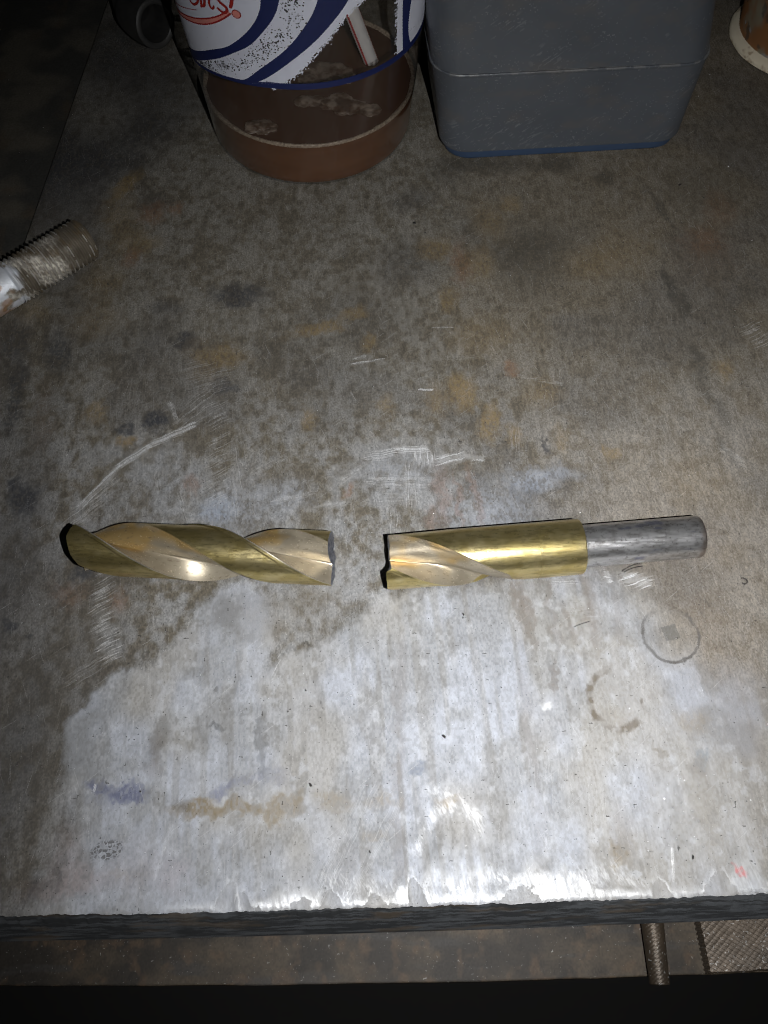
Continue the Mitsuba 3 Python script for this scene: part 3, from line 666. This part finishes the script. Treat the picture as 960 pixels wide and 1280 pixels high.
rng = np.random.default_rng(5)
S1_IN = curve([(-100, 45), (-84, 41.3), (-73.2, 41.0), (-62.9, 43.3), (-47.9, 48.9), (-38.2, 53.1), (-30.5, 56.3), (-22.6, 61.3), (-17, 65.8), (-13.4, 69.8), (-11.3, 73.3), (-10.2, 80), (-11, 95)])
S1_OUT = curve([(-80, 37.5), (-73.1, 37.9), (-66.2, 38.6), (-47.2, 45.6), (-35.1, 50.9), (-25.7, 55.7), (-18.4, 59.6), (-11.5, 65.4), (-6.6, 70.4), (-3.9, 75), (-2.5, 84), (-3.5, 95)])
W2_R = curve([(-27, 44.5), (-25.4, 45), (-17.7, 49.8), (-8.3, 56), (-.5, 61.8), (4.8, 67), (9.2, 72.4), (11.8, 78), (14, 95)])
S2_OUT = curve([(-22, 44.5), (-17, 46.2), (-8.4, 50.9), (-.5, 55.9), (4.2, 58.9), (10.8, 63.4), (15.9, 67.5), (20.3, 71.3), (24.5, 76), (31, 95)])
W3_OUT = curve([(-12, 44.5), (-5, 47.5), (0, 50.6), (4.4, 53.9), (7.8, 57.1), (12.5, 61), (17.1, 65.2), (20.9, 68.7), (25, 71.2), (32, 74.5), (42, 95)])


def between(a, b):
    return Polygon(np.vstack([a, b[::-1]])).buffer(0)


top_clip = sbox(-180, 0, 180, 93)
panel = Polygon(np.vstack([S1_IN, [(-100, 95)]])).buffer(0).intersection(top_clip)
w2 = between(S1_OUT, W2_R).intersection(top_clip).intersection(sbox(-180, 44.6, 180, 100).union(Polygon([(-66, 38.7), (-25, 44.9), (-20, 60), (-60, 60)])))
w3 = between(S2_OUT, W3_OUT).intersection(top_clip)
blue = [between(S1_IN, S1_OUT).intersection(top_clip), between(W2_R, S2_OUT).intersection(top_clip)]
# ragged, dotted edge of the outer white sweep and dots of the halftone band
dots_white, dots_black = [], []
for _ in range(520):
    k = rng.uniform(0, len(W3_OUT) - 1.01)
    i = int(k)
    q = W3_OUT[i] + (W3_OUT[i + 1] - W3_OUT[i]) * (k - i)
    d = W3_OUT[i + 1] - W3_OUT[i]
    nrm = np.array([d[1] * DEG, -d[0] / DEG])
    nrm /= np.linalg.norm(nrm / [DEG, 1])
    o = abs(rng.normal(0, 0.75)) - .2
    dots_white.append(affinity.scale(Point(*(q + nrm * o)).buffer(rng.uniform(.14, .34) * (1.1 - .25 * o), 6), DEG, 1))
R_ST = curve([(46, 93), (47.2, 75), (47.6, 67.2), (48.3, 59.2), (49.2, 52), (50.2, 46.6)])
R_B1 = curve([(51.5, 93), (51.1, 75), (51.1, 65.9), (52.1, 57.7), (54.6, 46.6)])
R_B2 = curve([(63, 93), (59.5, 72), (57.6, 63.3), (57, 58.3), (57.7, 52.6), (61, 46.6)])
for _ in range(150):
    k = rng.uniform(0, len(R_ST) - 1.01)
    q = R_ST[int(k)]
    dots_white.append(affinity.scale(Point(q[0] - abs(rng.normal(0, 1.0)), q[1] + rng.uniform(-.4, .4)).buffer(rng.uniform(.16, .34), 6), DEG, 1))
right_white = Polygon(np.vstack([R_B2, [(90, 46.6), (90, 93)]])).buffer(0)
MID = curve([(-62, 40.0), (-47, 43.7), (-36, 47.4), (-26, 51.5), (-16, 56.2), (-9, 61), (-2, 67.2), (1, 72), (4, 80), (4, 92)])
for _ in range(1500):
    k = rng.uniform(1, len(MID) - 3)
    q = MID[int(k)] + (MID[int(k) + 1] - MID[int(k)]) * (k % 1)
    spread = (1.2 + 2.6 * k / len(MID)) * rng.normal(0, .7)
    if meshkit.noise(np.array([k * .9, spread * .5, 0]), 3) < rng.uniform(.15, .75):
        continue
    p = Point(q[0] + spread * .9, q[1] - spread * .75)
    if w2.contains(p):
        dots_black.append(affinity.scale(p.buffer(abs(rng.normal(.12, .08)) + .05, 5), DEG, 1))
printed(unary_union([panel, w2, w3.union(unary_union(dots_white)), between(R_ST, R_B1), right_white]), .06, 'drink_cup__white_print', 'ink_white')
band = sbox(-179, 44.2, 179, 46.6)
band2 = Polygon(np.vstack([curve([(-80, 36.8), (-64.9, 37.8), (-52, 40.0), (-39.7, 41.9), (-18, 43.9), (-10, 44.3)]), curve([(-10, 46.4), (-22, 45.4), (-31.9, 44.1), (-41.5, 42.9), (-52.5, 41.1), (-64.3, 38.8), (-80, 37.6)])])).buffer(.05)
band = sbox(-14, 44.2, 160, 46.6)
printed(unary_union(blue + [band, band2, between(R_B1, R_B2)]), .12, 'drink_cup__blue_print', 'ink_blue')
printed(unary_union(dots_black), .16, 'drink_cup__halftone_dots', 'ink_black')


def stroke(pts, w0, w1=None, n=36):
    c = curve(pts, n) if len(pts) > 2 else np.linspace(pts[0], pts[1], 12)
    ws = np.linspace(w0, w0 if w1 is None else w1, len(c))
    return unary_union([affinity.scale(LineString([(a[0] / DEG, a[1]), (b[0] / DEG, b[1])]).buffer(w, 8), DEG, 1, origin=(0, 0)) for a, b, w in zip(c[:-1], c[1:], ws)])


swish_lo = [(-84, 51.5), (-73.1, 53.3), (-58.2, 56.8), (-45.5, 59.9), (-37.1, 62.7), (-29.8, 66.2), (-24.5, 69.5)]
swish_hi = [(-84, 53.2), (-73.2, 54.8), (-57.0, 58.6), (-44.7, 62.0), (-36.6, 64.8), (-30.2, 67.6), (-25.4, 70.6)]
SPOT = [(-22.0, 69.8), (-21.7, 70.0)]
pink = [Polygon(np.vstack([curve(swish_lo), curve(swish_hi)[::-1]])).buffer(0), stroke(SPOT, 1.15)]
printed(unary_union(pink), .12, 'drink_cup__pink_print', 'ink_pink')
ringo = stroke(SPOT, 1.42).difference(stroke(SPOT, 1.12))
red = [stroke(swish_lo, .2, .28), stroke(swish_hi, .18, .25), stroke([(-80, 55.6), (-70.5, 57.6), (-62.9, 59.6), (-54.0, 62.2), (-43.8, 65.3)], .15, .12), ringo,
       # the lettering "ons!", cut off by the frame's top
       stroke([(-48.4, 82), (-45.8, 76), (-45.8, 70.4), (-46.9, 68.1), (-46.0, 66.9), (-43.6, 67.3), (-41.2, 69.0), (-39.8, 71.3), (-40.5, 78), (-45, 82)], .42, .36),
       stroke([(-38.2, 82), (-38.5, 75), (-38.8, 70.5), (-39.6, 67.8)], .55, .4), stroke([(-39.3, 68.6), (-36.5, 71.2), (-34.8, 73.0), (-33.9, 72.6), (-34.4, 70.4), (-34.0, 69.3), (-32.2, 70.1)], .5, .34),
       stroke([(-26.2, 76.4), (-28.6, 75.6), (-29.4, 73.8), (-27.3, 71.9), (-25.8, 70.9), (-26.4, 69.7), (-28.3, 69.2), (-30.2, 70.0)], .55, .4),
       stroke([(-21.0, 86), (-21.9, 77.8), (-22.6, 74.4), (-23.9, 71.9)], .95, .5)]
printed(unary_union(red), .18, 'drink_cup__red_lettering', 'ink_red')
thing('drink_cup', 'clear plastic drink cup printed with blue and white swirls and red script lettering', 'cup')

# the drink left in it
def drink_color(p, n, uv):
    x, y, z = p.x * 1000, p.y * 1000, p.z * 1000
    return mix((.070, .029, .014), (.105, .046, .021), fbm(x * .08, y * .08, z * .25, 3))


scene['tea_brown'] = {'type': 'twosided', 'bsdf': {'type': 'principled', 'base_color': mikit.proc(drink_color), 'roughness': 0.22, 'specular': 0.4}}
LV = .0188
m = lathe([(.0001, .0021), (.036, .0017), (.0390, .0008), (.0402, .0010)] + [(RB_C + K_C * z - .0006, z) for z in np.linspace(.0018, LV, 14)], 128)
m.apply_translation([CC[0], CC[1], 0])
put('brown_drink__body', m, 'tea_brown', smooth=40)
scene['tea_surface'] = {'type': 'twosided', 'bsdf': {'type': 'principled', 'base_color': rgb(.058, .029, .018), 'roughness': 0.18, 'specular': 0.5}}  # darker copy of the tea: less direct light painted into its colour
m = lathe([(RB_C + K_C * LV - .0006, LV), (RB_C + K_C * LV - .0016, LV - .0003), (.02, LV - .0004), (.0001, LV - .0004)], 128)
m.apply_translation([CC[0], CC[1], 0])
put('brown_drink__surface', m, 'tea_surface', smooth=40)


def foam_color(p, n, uv):
    x, y, z = p.x * 1000, p.y * 1000, p.z * 1000
    return mix((.10, .07, .048), (.30, .24, .18), noise(x * 1.6, y * 1.6, z * 1.6))


principled('foam', mikit.proc(foam_color), 0.6)
a = np.linspace(0, 2 * np.pi, 260, endpoint=False)
w = 0.35 + 0.65 * meshkit.fbm(np.stack([np.cos(a) * 6, np.sin(a) * 6, a * 0], -1), 3, 3)
Rw = RB_C + K_C * LV - .0005
P = np.array([np.stack([CC[0] + (Rw - q * .001 * w) * np.sin(a), CC[1] - (Rw - q * .001 * w) * np.cos(a), LV + (z * (.5 + .5 * w)) * .001], -1) for q, z in ((.05, -.5), (0, .4), (.3, .9), (1.2, .7), (2.0, .1), (2.4, -.6))])
put('brown_drink__foam_ring', grid(P, close_v=True), 'foam', smooth=True)
def ice_color(p, n, uv):
    x, y, z = p.x * 1000, p.y * 1000, p.z * 1000
    return mix((.055, .030, .018), (.17, .13, .10), smoothstep(.35, .75, fbm(x * .35, y * .35, z * .5, 3)))


principled('icy_foam', mikit.proc(ice_color), 0.3)
for (px, py, rx, ry, rz), sd in (((-.0470, .2800, .0060, .0046, .0016), 2), ((-.0160, .2930, .0095, .0062, .0020), 4), ((-.0290, .2960, .0060, .0040, .0010), 5), ((-.0055, .2900, .0050, .0040, .0012), 6), ((-.0230, .3120, .0120, .0080, .0016), 8)):
    m = trimesh.creation.icosphere(5)
    v = np.array(m.vertices)
    v = v * (1 + 1.5 * (meshkit.fbm(v * 1.3 + 7 * sd, 5, sd)[:, None] - .5)) * [rx, ry, rz] + [px, py, LV - .0008]
    put('brown_drink__ice_foam', trimesh.Trimesh(v, m.faces, process=False), 'icy_foam', smooth=True)
thing('brown_drink', 'brown iced drink with a pale foam line in the bottom of the printed cup', 'drink')
# straw
principled('straw_plastic', (.62, .60, .58), 0.35)
principled('straw_red', (.42, .05, .05), 0.35)
s0, s1 = np.array([-.0055, .3204, .019]), np.array([-.0130, .3095, .048])
sd = (s1 - s0) / np.linalg.norm(s1 - s0)
sp_ = s0 + np.linspace(-.004, .130, 30)[:, None] * sd
put('drinking_straw__tube', tube(sp_, .0029, 28, cap=False), 'straw_plastic', smooth=True)
sa = np.cross(sd, [0, 0, 1]); sa /= np.linalg.norm(sa)
sb = np.cross(sa, sd)
for a0 in (42, 138, 262):
    aa = np.radians(np.linspace(a0 - 9, a0 + 9, 6))
    P = sp_[:, None] + .00297 * (np.cos(aa)[None, :, None] * sa + np.sin(aa)[None, :, None] * sb)
    put('drinking_straw__stripe', grid(P), 'straw_red', smooth=True)
thing('drinking_straw', 'white drinking straw with thin red stripes standing in the cup', 'straw')

# ------------------------------------------------------------------ grey plastic case behind
def case_color(p, n, uv):
    x, y, z = p.x * 1000, p.y * 1000, p.z * 1000
    c = mix((.058, .066, .078), (.080, .089, .103), fbm(x * .06, y * .06, z * .06, 3))
    c = mix(c, (.17, .18, .19), .5 * smoothstep(.74, .86, noise(x * 1.7, y * 1.7, z * 1.5)) * smoothstep(.35, .7, fbm(x * .1, y * .1, z * .1 + 4, 3)))
    c = mix(c, (.17, .18, .19), .35 * smoothstep(.66, .80, noise(x * .35 + z * .3, z * 1.6 - x * 1.2, y * .2)) * smoothstep(.5, .7, fbm(x * .07 + 5, z * .07, y * .05, 3)))
    c = mix(c, (.18, .18, .175), .5 * smoothstep(.7, .2, dr.abs(z - 38.6)) * smoothstep(.35, .6, noise(x * .4, y * .4)))
    return mix(c, (.12, .095, .07), .22 * smoothstep(.5, .8, fbm(x * .14, y * .14, z * .2 + 14, 3)))


def case_relief(p, n, uv):
    x, y, z = p.x * 1000, p.y * 1000, p.z * 1000
    return noise(x * 1.5, y * 1.5, z * 1.5) + .6 * noise(x * 3.2, y * 3.2, z * 3.2)


principled('case_plastic', mikit.proc(case_color), 0.40, bump=case_relief, bump_scale=5e-5, eps=1.5e-4)
principled('case_rim_plastic', (.038, .065, .120), 0.42)


def ring(cx, yf, w, dep, rad, z, yaw=4.6, n=10):
    pts = []
    for qx, qy, a0 in ((w / 2 - rad, dep - rad, 0), (-w / 2 + rad, dep - rad, 90), (-w / 2 + rad, rad, 180), (w / 2 - rad, rad, 270)):
        for a in np.radians(np.linspace(a0, a0 + 90, n)):
            pts.append((qx + rad * math.cos(a), qy + rad * math.sin(a)))
    pts = np.array(pts)
    # straight runs get extra points
    out = []
    for i in range(len(pts)):
        b = pts[(i + 1) % len(pts)]
        k = max(1, int(np.linalg.norm(b - pts[i]) / 6))
        out += [pts[i] + (b - pts[i]) * j / k for j in range(k)]
    pts = np.array(out)
    c, s = math.cos(math.radians(yaw)), math.sin(math.radians(yaw))
    return pts, np.stack([cx + c * pts[:, 0] - s * pts[:, 1], yf + s * pts[:, 0] + c * pts[:, 1], np.full(len(pts), z)], -1) / 1000


def loft(specs):
    N = 160
    rows = []
    for sp in specs:
        _, P = ring(*sp)
        d = np.r_[0, np.cumsum(np.linalg.norm(np.diff(np.vstack([P, P[:1]]), axis=0), axis=1))]
        Q = np.vstack([P, P[:1]])
        t = np.linspace(0, d[-1], N, endpoint=False)
        rows.append(np.stack([np.interp(t, d, Q[:, k]) for k in range(3)], -1))
    return grid(np.array(rows), close_v=True)


def lid(spec, z, up=True):
    _, P = ring(*spec[:5], z, *spec[6:])
    v = np.vstack([P, P.mean(0)[None]])
    k = np.arange(len(P))
    return trimesh.Trimesh(v, np.stack([k, (k + 1) % len(P), k * 0 + len(P)], 1), process=False)


base = [(72.3, 288.6, 92.5, 58, 9, .2), (72.3, 287.9, 94.5, 59.5, 9.5, .9), (72.2, 287.3, 96.2, 60.5, 10, 4.6)]
low = [(72.2, 286.6, 98.0, 62, 10.5, 4.6), (72.2, 286.4, 98.4, 62, 10.5, 5.1), (71.4, 285.9, 100.6, 63.5, 11, 20), (70.2, 285.2, 104.2, 66, 11.5, 37.2), (70.1, 284.8, 105.2, 67, 12, 37.8), (70.1, 284.8, 105.3, 67, 12, 38.5), (70.1, 285.0, 104.9, 66.6, 11.8, 38.75), (70.0, 285.4, 103.6, 65.6, 11.4, 38.8)]
upp = [(70.0, 285.2, 104.1, 66, 11.5, 38.9), (69.9, 285.2, 104.0, 66, 11.5, 39.4), (67.0, 285.8, 102.4, 65, 11.5, 58), (64.2, 286.6, 100.5, 63.5, 11.5, 76), (64, 287.4, 98.5, 62, 11, 78.2), (64, 289, 95.5, 59, 10, 79.2)]
put('plastic_case__base_rim', cat(loft(base), lid(base[0], .2)), 'case_rim_plastic', smooth=40)
put('plastic_case__lower_shell', cat(loft(low), lid(low[0], 4.6)), 'case_plastic', smooth=35)
put('plastic_case__upper_shell', cat(loft(upp), lid(upp[-1], 79.2)), 'case_plastic', smooth=35)
labels['plastic_case__base_rim'] = {'label': 'bluish bottom rim of the grey case'}
thing('plastic_case', 'scuffed blue-grey plastic case with a moulded seam, standing behind the shank half', 'case')

# ------------------------------------------------------------------ rusty can at the right
def can_color(p, n, uv):
    x, y, z = p.x * 1000, p.y * 1000, p.z * 1000
    c = mix((.17, .165, .12), (.27, .24, .17), fbm(x * .12, y * .12, z * .1, 3))
    c = mix(c, (.24, .095, .028), .9 * smoothstep(.42, .6, fbm(x * .09 + 3, y * .09, z * .05, 4)))
    c = mix(c, (.06, .05, .04), .7 * smoothstep(.58, .7, fbm(x * .25, y * .25, z * .15 + 7, 3)))
    return mix(c, (.30, .33, .36), .7 * smoothstep(.68, .78, fbm(x * .2 + 9, y * .2, z * .2, 3)))


principled('can_rust', mikit.proc(can_color), 0.6, 0.15, bump=case_relief, bump_scale=8e-5, eps=2e-4)


def rim_color(p, n, uv):
    x, y, z = p.x * 1000, p.y * 1000, p.z * 1000
    return mix((.62, .56, .43), (.30, .22, .13), .8 * smoothstep(.55, .72, fbm(x * .3, y * .3, z * .3, 3)))


principled('can_rim', mikit.proc(rim_color), 0.5)
CANC = (.1875, .3630)
m = lathe([(.0285 + .12 * z, z) for z in np.linspace(.003, .12, 40)] + [(.02, .1205), (.0001, .1205)], 96)
m.apply_translation([*CANC, 0])
put('rusty_can__wall', m, 'can_rust', smooth=40)
m = lathe([(.0001, .0003), (.0310, .0003), (.0322, .0008), (.0325, .0018), (.0319, .0030), (.0303, .0040), (.0289, .0046)], 96)
v = np.array(m.vertices)
v[:, :2] *= (1 + .02 * (meshkit.noise(v * 160, 4) - .5))[:, None]
m = trimesh.Trimesh(v, m.faces, process=False)
m.apply_translation([*CANC, 0])
put('rusty_can__base_rim', m, 'can_rim', smooth=40)
labels['rusty_can__base_rim'] = {'label': 'chipped cream bottom rim'}
thing('rusty_can', 'rust-brown can with a cream bottom rim at the corner beside the grey case', 'can')

# ------------------------------------------------------------------ threaded bolt at the left
def bolt_color(p, n, uv):
    x, y, z = p.x * 1000, p.y * 1000, p.z * 1000
    c = mix((.095, .080, .058), (.24, .21, .165), fbm(x * .2, y * .2, z * .3, 3))
    s = (x + 135.7) * .73 + (y - 207.9) * .68
    worn = smoothstep(.42, .62, fbm(x * .16 + 2, y * .16, z * .12, 3)) * smoothstep(31, 22, s + 4 * noise(x * .4, y * .4))
    c = mix(c, (.78, .75, .68), .95 * worn * (0.45 + 0.55 * smoothstep(.35, .6, noise(x * 1.1, y * 1.1, z * 1.1))))
    c = mix(c, (.17, .12, .06), .5 * smoothstep(.5, .7, fbm(x * .3, y * .3, z * .3 + 5, 3)))
    paint = smoothstep(.40, .52, fbm(x * .22, y * .22, z * .22 + 11, 3)) * smoothstep(8.5, 5.0, s + 3 * (noise(x * .5, y * .5) - .5))
    c = mix(c, (.78, .82, .88), .95 * paint)
    return mix(c, (.38, .20, .09), .7 * smoothstep(4, 0, s + 3 * noise(x * .5, y * .5, z * .5)) * smoothstep(.4, .6, noise(x * .35, y * .35, z * .35)))


principled('bolt_steel', mikit.proc(bolt_color), 0.5, 0.35, bump=gold_relief, bump_scale=4e-5, eps=1e-4)
RT = 8.0
axB = Axis((-135.7, 207.9), (-110.1, 231.9), RT)
LB = axB.L + 1.5
s = np.linspace(4.5, LB, 420)
th = np.linspace(0, 360, 72, endpoint=False)
S, TH = np.meshgrid(s, th, indexing='ij')
ph = np.mod(S / 1.75 - TH / 360.0, 1)
tri = np.clip(np.abs(2 * ph - 1) * 1.25 - .1, 0, 1)
wear = meshkit.fbm(np.stack([S * .3, TH * .03, TH * 0], -1), 3, 7)
R = RT - 1.15 * (1 - tri) * (.75 + .5 * wear) * np.clip((S - 4.5) / 2.5, 0, 1)
R = np.minimum(R, RT - 1.5 * np.clip((S - (LB - 1.6)) / 1.6, 0, 1) ** 1.5)
P = axB.at(S, TH, R)
tipc = axB.at(np.array(LB + .2), np.array(0.), np.array(0.))
mB = grid(P, close_v=True)
k = np.arange(len(th))
mB = cat(mB, trimesh.Trimesh(np.vstack([P[-1], tipc[None]]), np.stack([k, (k + 1) % len(th), k * 0 + len(th)], 1), process=False))
# worn, bare crests of the thread are a strip of their own
fc = np.array(mB.faces)
tv = np.append(np.where(S.ravel() > 6.0, tri.ravel(), 0), [0] * (len(mB.vertices) - tri.size))
tv[:tri.size] *= (meshkit.fbm(np.stack([S * .35, TH * .035, TH * 0], -1), 3, 9).ravel() > .47 + .12 * (S.ravel() > LB - 9))
is_crest = tv[fc].mean(1) > .80
principled('crest_steel', (.46, .44, .40), 0.42, 0.5, bump=gold_relief, bump_scale=3e-5, eps=1e-4)
put('threaded_bolt__thread', trimesh.Trimesh(mB.vertices, fc[~is_crest], process=True), 'bolt_steel', smooth=50)
put('threaded_bolt__thread_crest', trimesh.Trimesh(mB.vertices, fc[is_crest], process=True), 'crest_steel', smooth=50)
put('threaded_bolt__plain_shank', turned(axB, [(-60, 7.6), (-30, 7.7), (0, 7.75), (4.0, 7.75), (4.6, 7.4)], 64), 'bolt_steel', smooth=30)
labels['threaded_bolt__plain_shank'] = {'label': 'plain shank smeared with white paint and rust'}
thing('threaded_bolt', 'worn grey threaded bolt smeared with white paint at its plain end', 'bolt')

# ------------------------------------------------------------------ black rubber hose end behind the cup
def rubber_color(p, n, uv):
    x, y, z = p.x * 1000, p.y * 1000, p.z * 1000
    return mix((.018, .019, .020), (.045, .043, .040), fbm(x * .2, y * .2, z * .2, 3))


principled('black_rubber', mikit.proc(rubber_color), 0.55)
path = smooth_path([(-.103, .430, .0095), (-.1135, .400, .0095), (-.1130, .378, .0095), (-.1065, .364, .0105), (-.0985, .355, .0125)], 40)
rad = np.full(40, .0088)
rad[-9:] = .0098
outer = tube(path, rad, 40, cap=False)
inner = tube(path[4:], rad[4:] - .0024, 40, cap=False)
A, B = outer.vertices.reshape(40, 40, 3)[-1], inner.vertices.reshape(36, 40, 3)[-1]
put('rubber_hose__tube', cat(outer, inner), 'black_rubber', smooth=40)
put('rubber_hose__open_end', grid(np.array([A, A * .5 + B * .5 + (path[-1] - path[-2]) * .5, B]), close_v=True), 'black_rubber', smooth=True)
thing('rubber_hose', 'black rubber hose end lying in the dark beside the printed cup', 'hose')

# ------------------------------------------------------------------ files lying on the ledge
def file_color(p, n, uv):
    x, y, z = p.x * 1000, p.y * 1000, p.z * 1000
    c = mix((.036, .028, .020), (.085, .064, .045), fbm(x * .3, y * .2, 3, 3))
    return mix(c, (.33, .33, .32), .6 * smoothstep(.84, .93, noise(x * 2.3, y * 2.3, 6)))


principled('file_steel', mikit.proc(file_color), 0.45, 0.45)
axF = Axis((83.4, 34.0), (82.7, -7.9), 0)
s = np.linspace(-6, axF.L, 150)
th = np.linspace(0, 360, 60, endpoint=False)
S, TH = np.meshgrid(s, th, indexing='ij')
R = 4.15 - .030 * np.clip(S, 0, 60) + .16 * (np.abs(2 * np.mod(S / 1.1 - TH / 30, 1) - 1) + np.abs(2 * np.mod(S / 1.1 + TH / 30, 1) - 1) - 1)
R = R * np.clip((axF.L - S + .25) / .5, .5, 1)
axF.o = axF.o + [0, 0, -60 + 4.0]
P = axF.at(S, TH, R)
mF = cat(grid(P, close_v=True), trimesh.Trimesh(np.vstack([P[-1], P[-1].mean(0)[None]]), np.stack([np.arange(60), (np.arange(60) + 1) % 60, np.full(60, 60)], 1), process=False))
put('round_file', mF, 'file_steel', smooth=40)
thing('round_file', 'thin brown round file with cross-cut teeth lying on the ledge under the bench edge', 'file')
nx_, ny_ = 260, 420
fx, fy = np.meshgrid(np.linspace(0, 26, nx_), np.linspace(-5.0, 32, ny_), indexing='ij')
u1, u2 = (fx * .62 - fy * .78) / 1.5, (fx * .55 + fy * .84) / 1.1
ridge = .60 * np.mod(u1, 1) ** 1.5 + .14 * np.mod(u2, 1)
bordr = np.clip(np.minimum(np.minimum(fx, 26 - fx), fy + 5.0) / .5, 0, 1)
worn = .55 + .45 * meshkit.fbm(np.stack([fx * .2, fy * .2, fx * 0], -1), 3, 2)
fz = -55.6 + ridge * worn * bordr - .5 * (1 - bordr)
notch = .35 * (np.mod(fy / 1.4, 1) > .5)
wx_ = 97.75 - .055 * fy + fx + notch * (1 - np.clip(fx / .6, 0, 1)) - .1
wy_ = fy + .05 * fx + .5 * (meshkit.noise(np.stack([fx * .4, fx * 0, fx * 0], -1), 2) - .5) * np.exp(-(fy + 5) / 1.5)
P = np.stack([wx_, wy_, fz], -1) / 1000
skirt = lambda line: grid(np.array([line, np.column_stack([line[:, :2], np.full(len(line), -.0598)])]))
put('flat_file', cat(grid(P), skirt(P[0]), skirt(P[-1]), skirt(P[:, 0])), 'file_steel', smooth=20)
thing('flat_file', 'broad flat file with diagonal teeth lying on the ledge at the corner of the photo', 'file')

# ------------------------------------------------------------------ small things on the plate
principled('dark_chip', (.028, .026, .025), 0.5, 0.2)
principled('bright_chip', (.70, .70, .70), 0.3, 0.9)


def shard(x, y, size, seed, flat=.45, z=0.0):
    r = np.random.default_rng(seed)
    pts = r.normal(size=(9, 3))
    pts /= np.linalg.norm(pts, axis=1, keepdims=True)
    pts *= np.array([1, r.uniform(.4, .8), flat]) * size * r.uniform(.75, 1.1, (9, 1))
    a = r.uniform(0, np.pi)
    c, s = math.cos(a), math.sin(a)
    h = trimesh.convex.convex_hull(pts @ np.array([[c, s, 0], [-s, c, 0], [0, 0, 1]]))
    v = np.array(h.vertices)
    v[:, 2] -= v[:, 2].min() + .02
    return trimesh.Trimesh((v + [x, y, z]) / 1000, h.faces, process=False)


CHIPS = [(-19.7, 40.4, .75, 'dark metal chip just above the tan grease streak'), (16.5, 53.1, .75, 'dark flat chip on the wiped steel below the shank half'),
         (79.5, 22.3, .8, 'dark sliver near the front edge, below the square-holed ring mark'), (-22.1, 66.1, .5, 'tiny dark chip on the wiped steel below the tip half'),
         (23.4, 88.9, .55, 'tiny dark chip just below the fluted shank half'), (117.5, 270.2, 1.2, 'black pellet on the grimy steel in front of the grey case'),
         (11.7, 249.1, .9, 'black speck on the grimy steel between cup and grey case'), (-3.5, 23.8, .6, 'black speck near the front edge below the tan streak')]
for i, (x, y, sz, lab) in enumerate(CHIPS):
    k = put('metal_chip', shard(x, y, sz, 40 + i), 'dark_chip', smooth=False)
    thing(k, lab, 'chip')


def wire(key, pts, rad, lab):
    p = smooth_path(np.array(pts) / 1000, 26)
    put(key, tube(p, rad / 1000, 8), 'dark_chip', smooth=True)
    thing(key, lab, 'wire')


wire('wire_shaving', [(71.9, 102.6, .25), (74.5, 104.2, .5), (78, 105.3, .7), (82.3, 106.2, .25)], .16, 'thin black wire shaving against the lower side of the grey shank')
wire('wire_shaving_001', [(72.6, 102.4, .22), (75.4, 103.8, .22), (78.5, 104.4, .22)], .14, 'shorter black wire shaving beside the one at the grey shank')
wire('wire_curl', [(107.6, 100.4, .2), (108.8, 100.2, .2), (109.2, 99.2, .3), (108.2, 98.6, .2), (107.6, 99.0, .2)], .14, 'tiny curled wire on the bench right of the grey shank')
wire('bristle', [(55.6, 85.0, .15), (58, 85.9, .3), (60.4, 86.7, .15)], .09, 'short straight bristle on the wiped steel below the gold body')

rng = np.random.default_rng(77)
bright, dark = [], []
for i in range(620):
    y = 14 + 330 * rng.random() ** 1.5
    x = rng.uniform(-1, 1) * (100 + .22 * y)
    (bright if i % 3 else dark).append(shard(x, y, abs(rng.normal(.13, .07)) + .06, 500 + i, .5))
for i in range(26):
    bright.append(shard(rng.normal(78, 4), rng.normal(34, 6), rng.uniform(.16, .34), 2000 + i, .35))
put('metal_filings', cat(*bright), 'bright_chip', smooth=False)
thing('metal_filings', 'bright metal filings scattered over the bench top', 'filings', kind='stuff')
put('grit', cat(*dark), 'dark_chip', smooth=False)
thing('grit', 'dark grit specks scattered over the bench top', 'grit', kind='stuff')
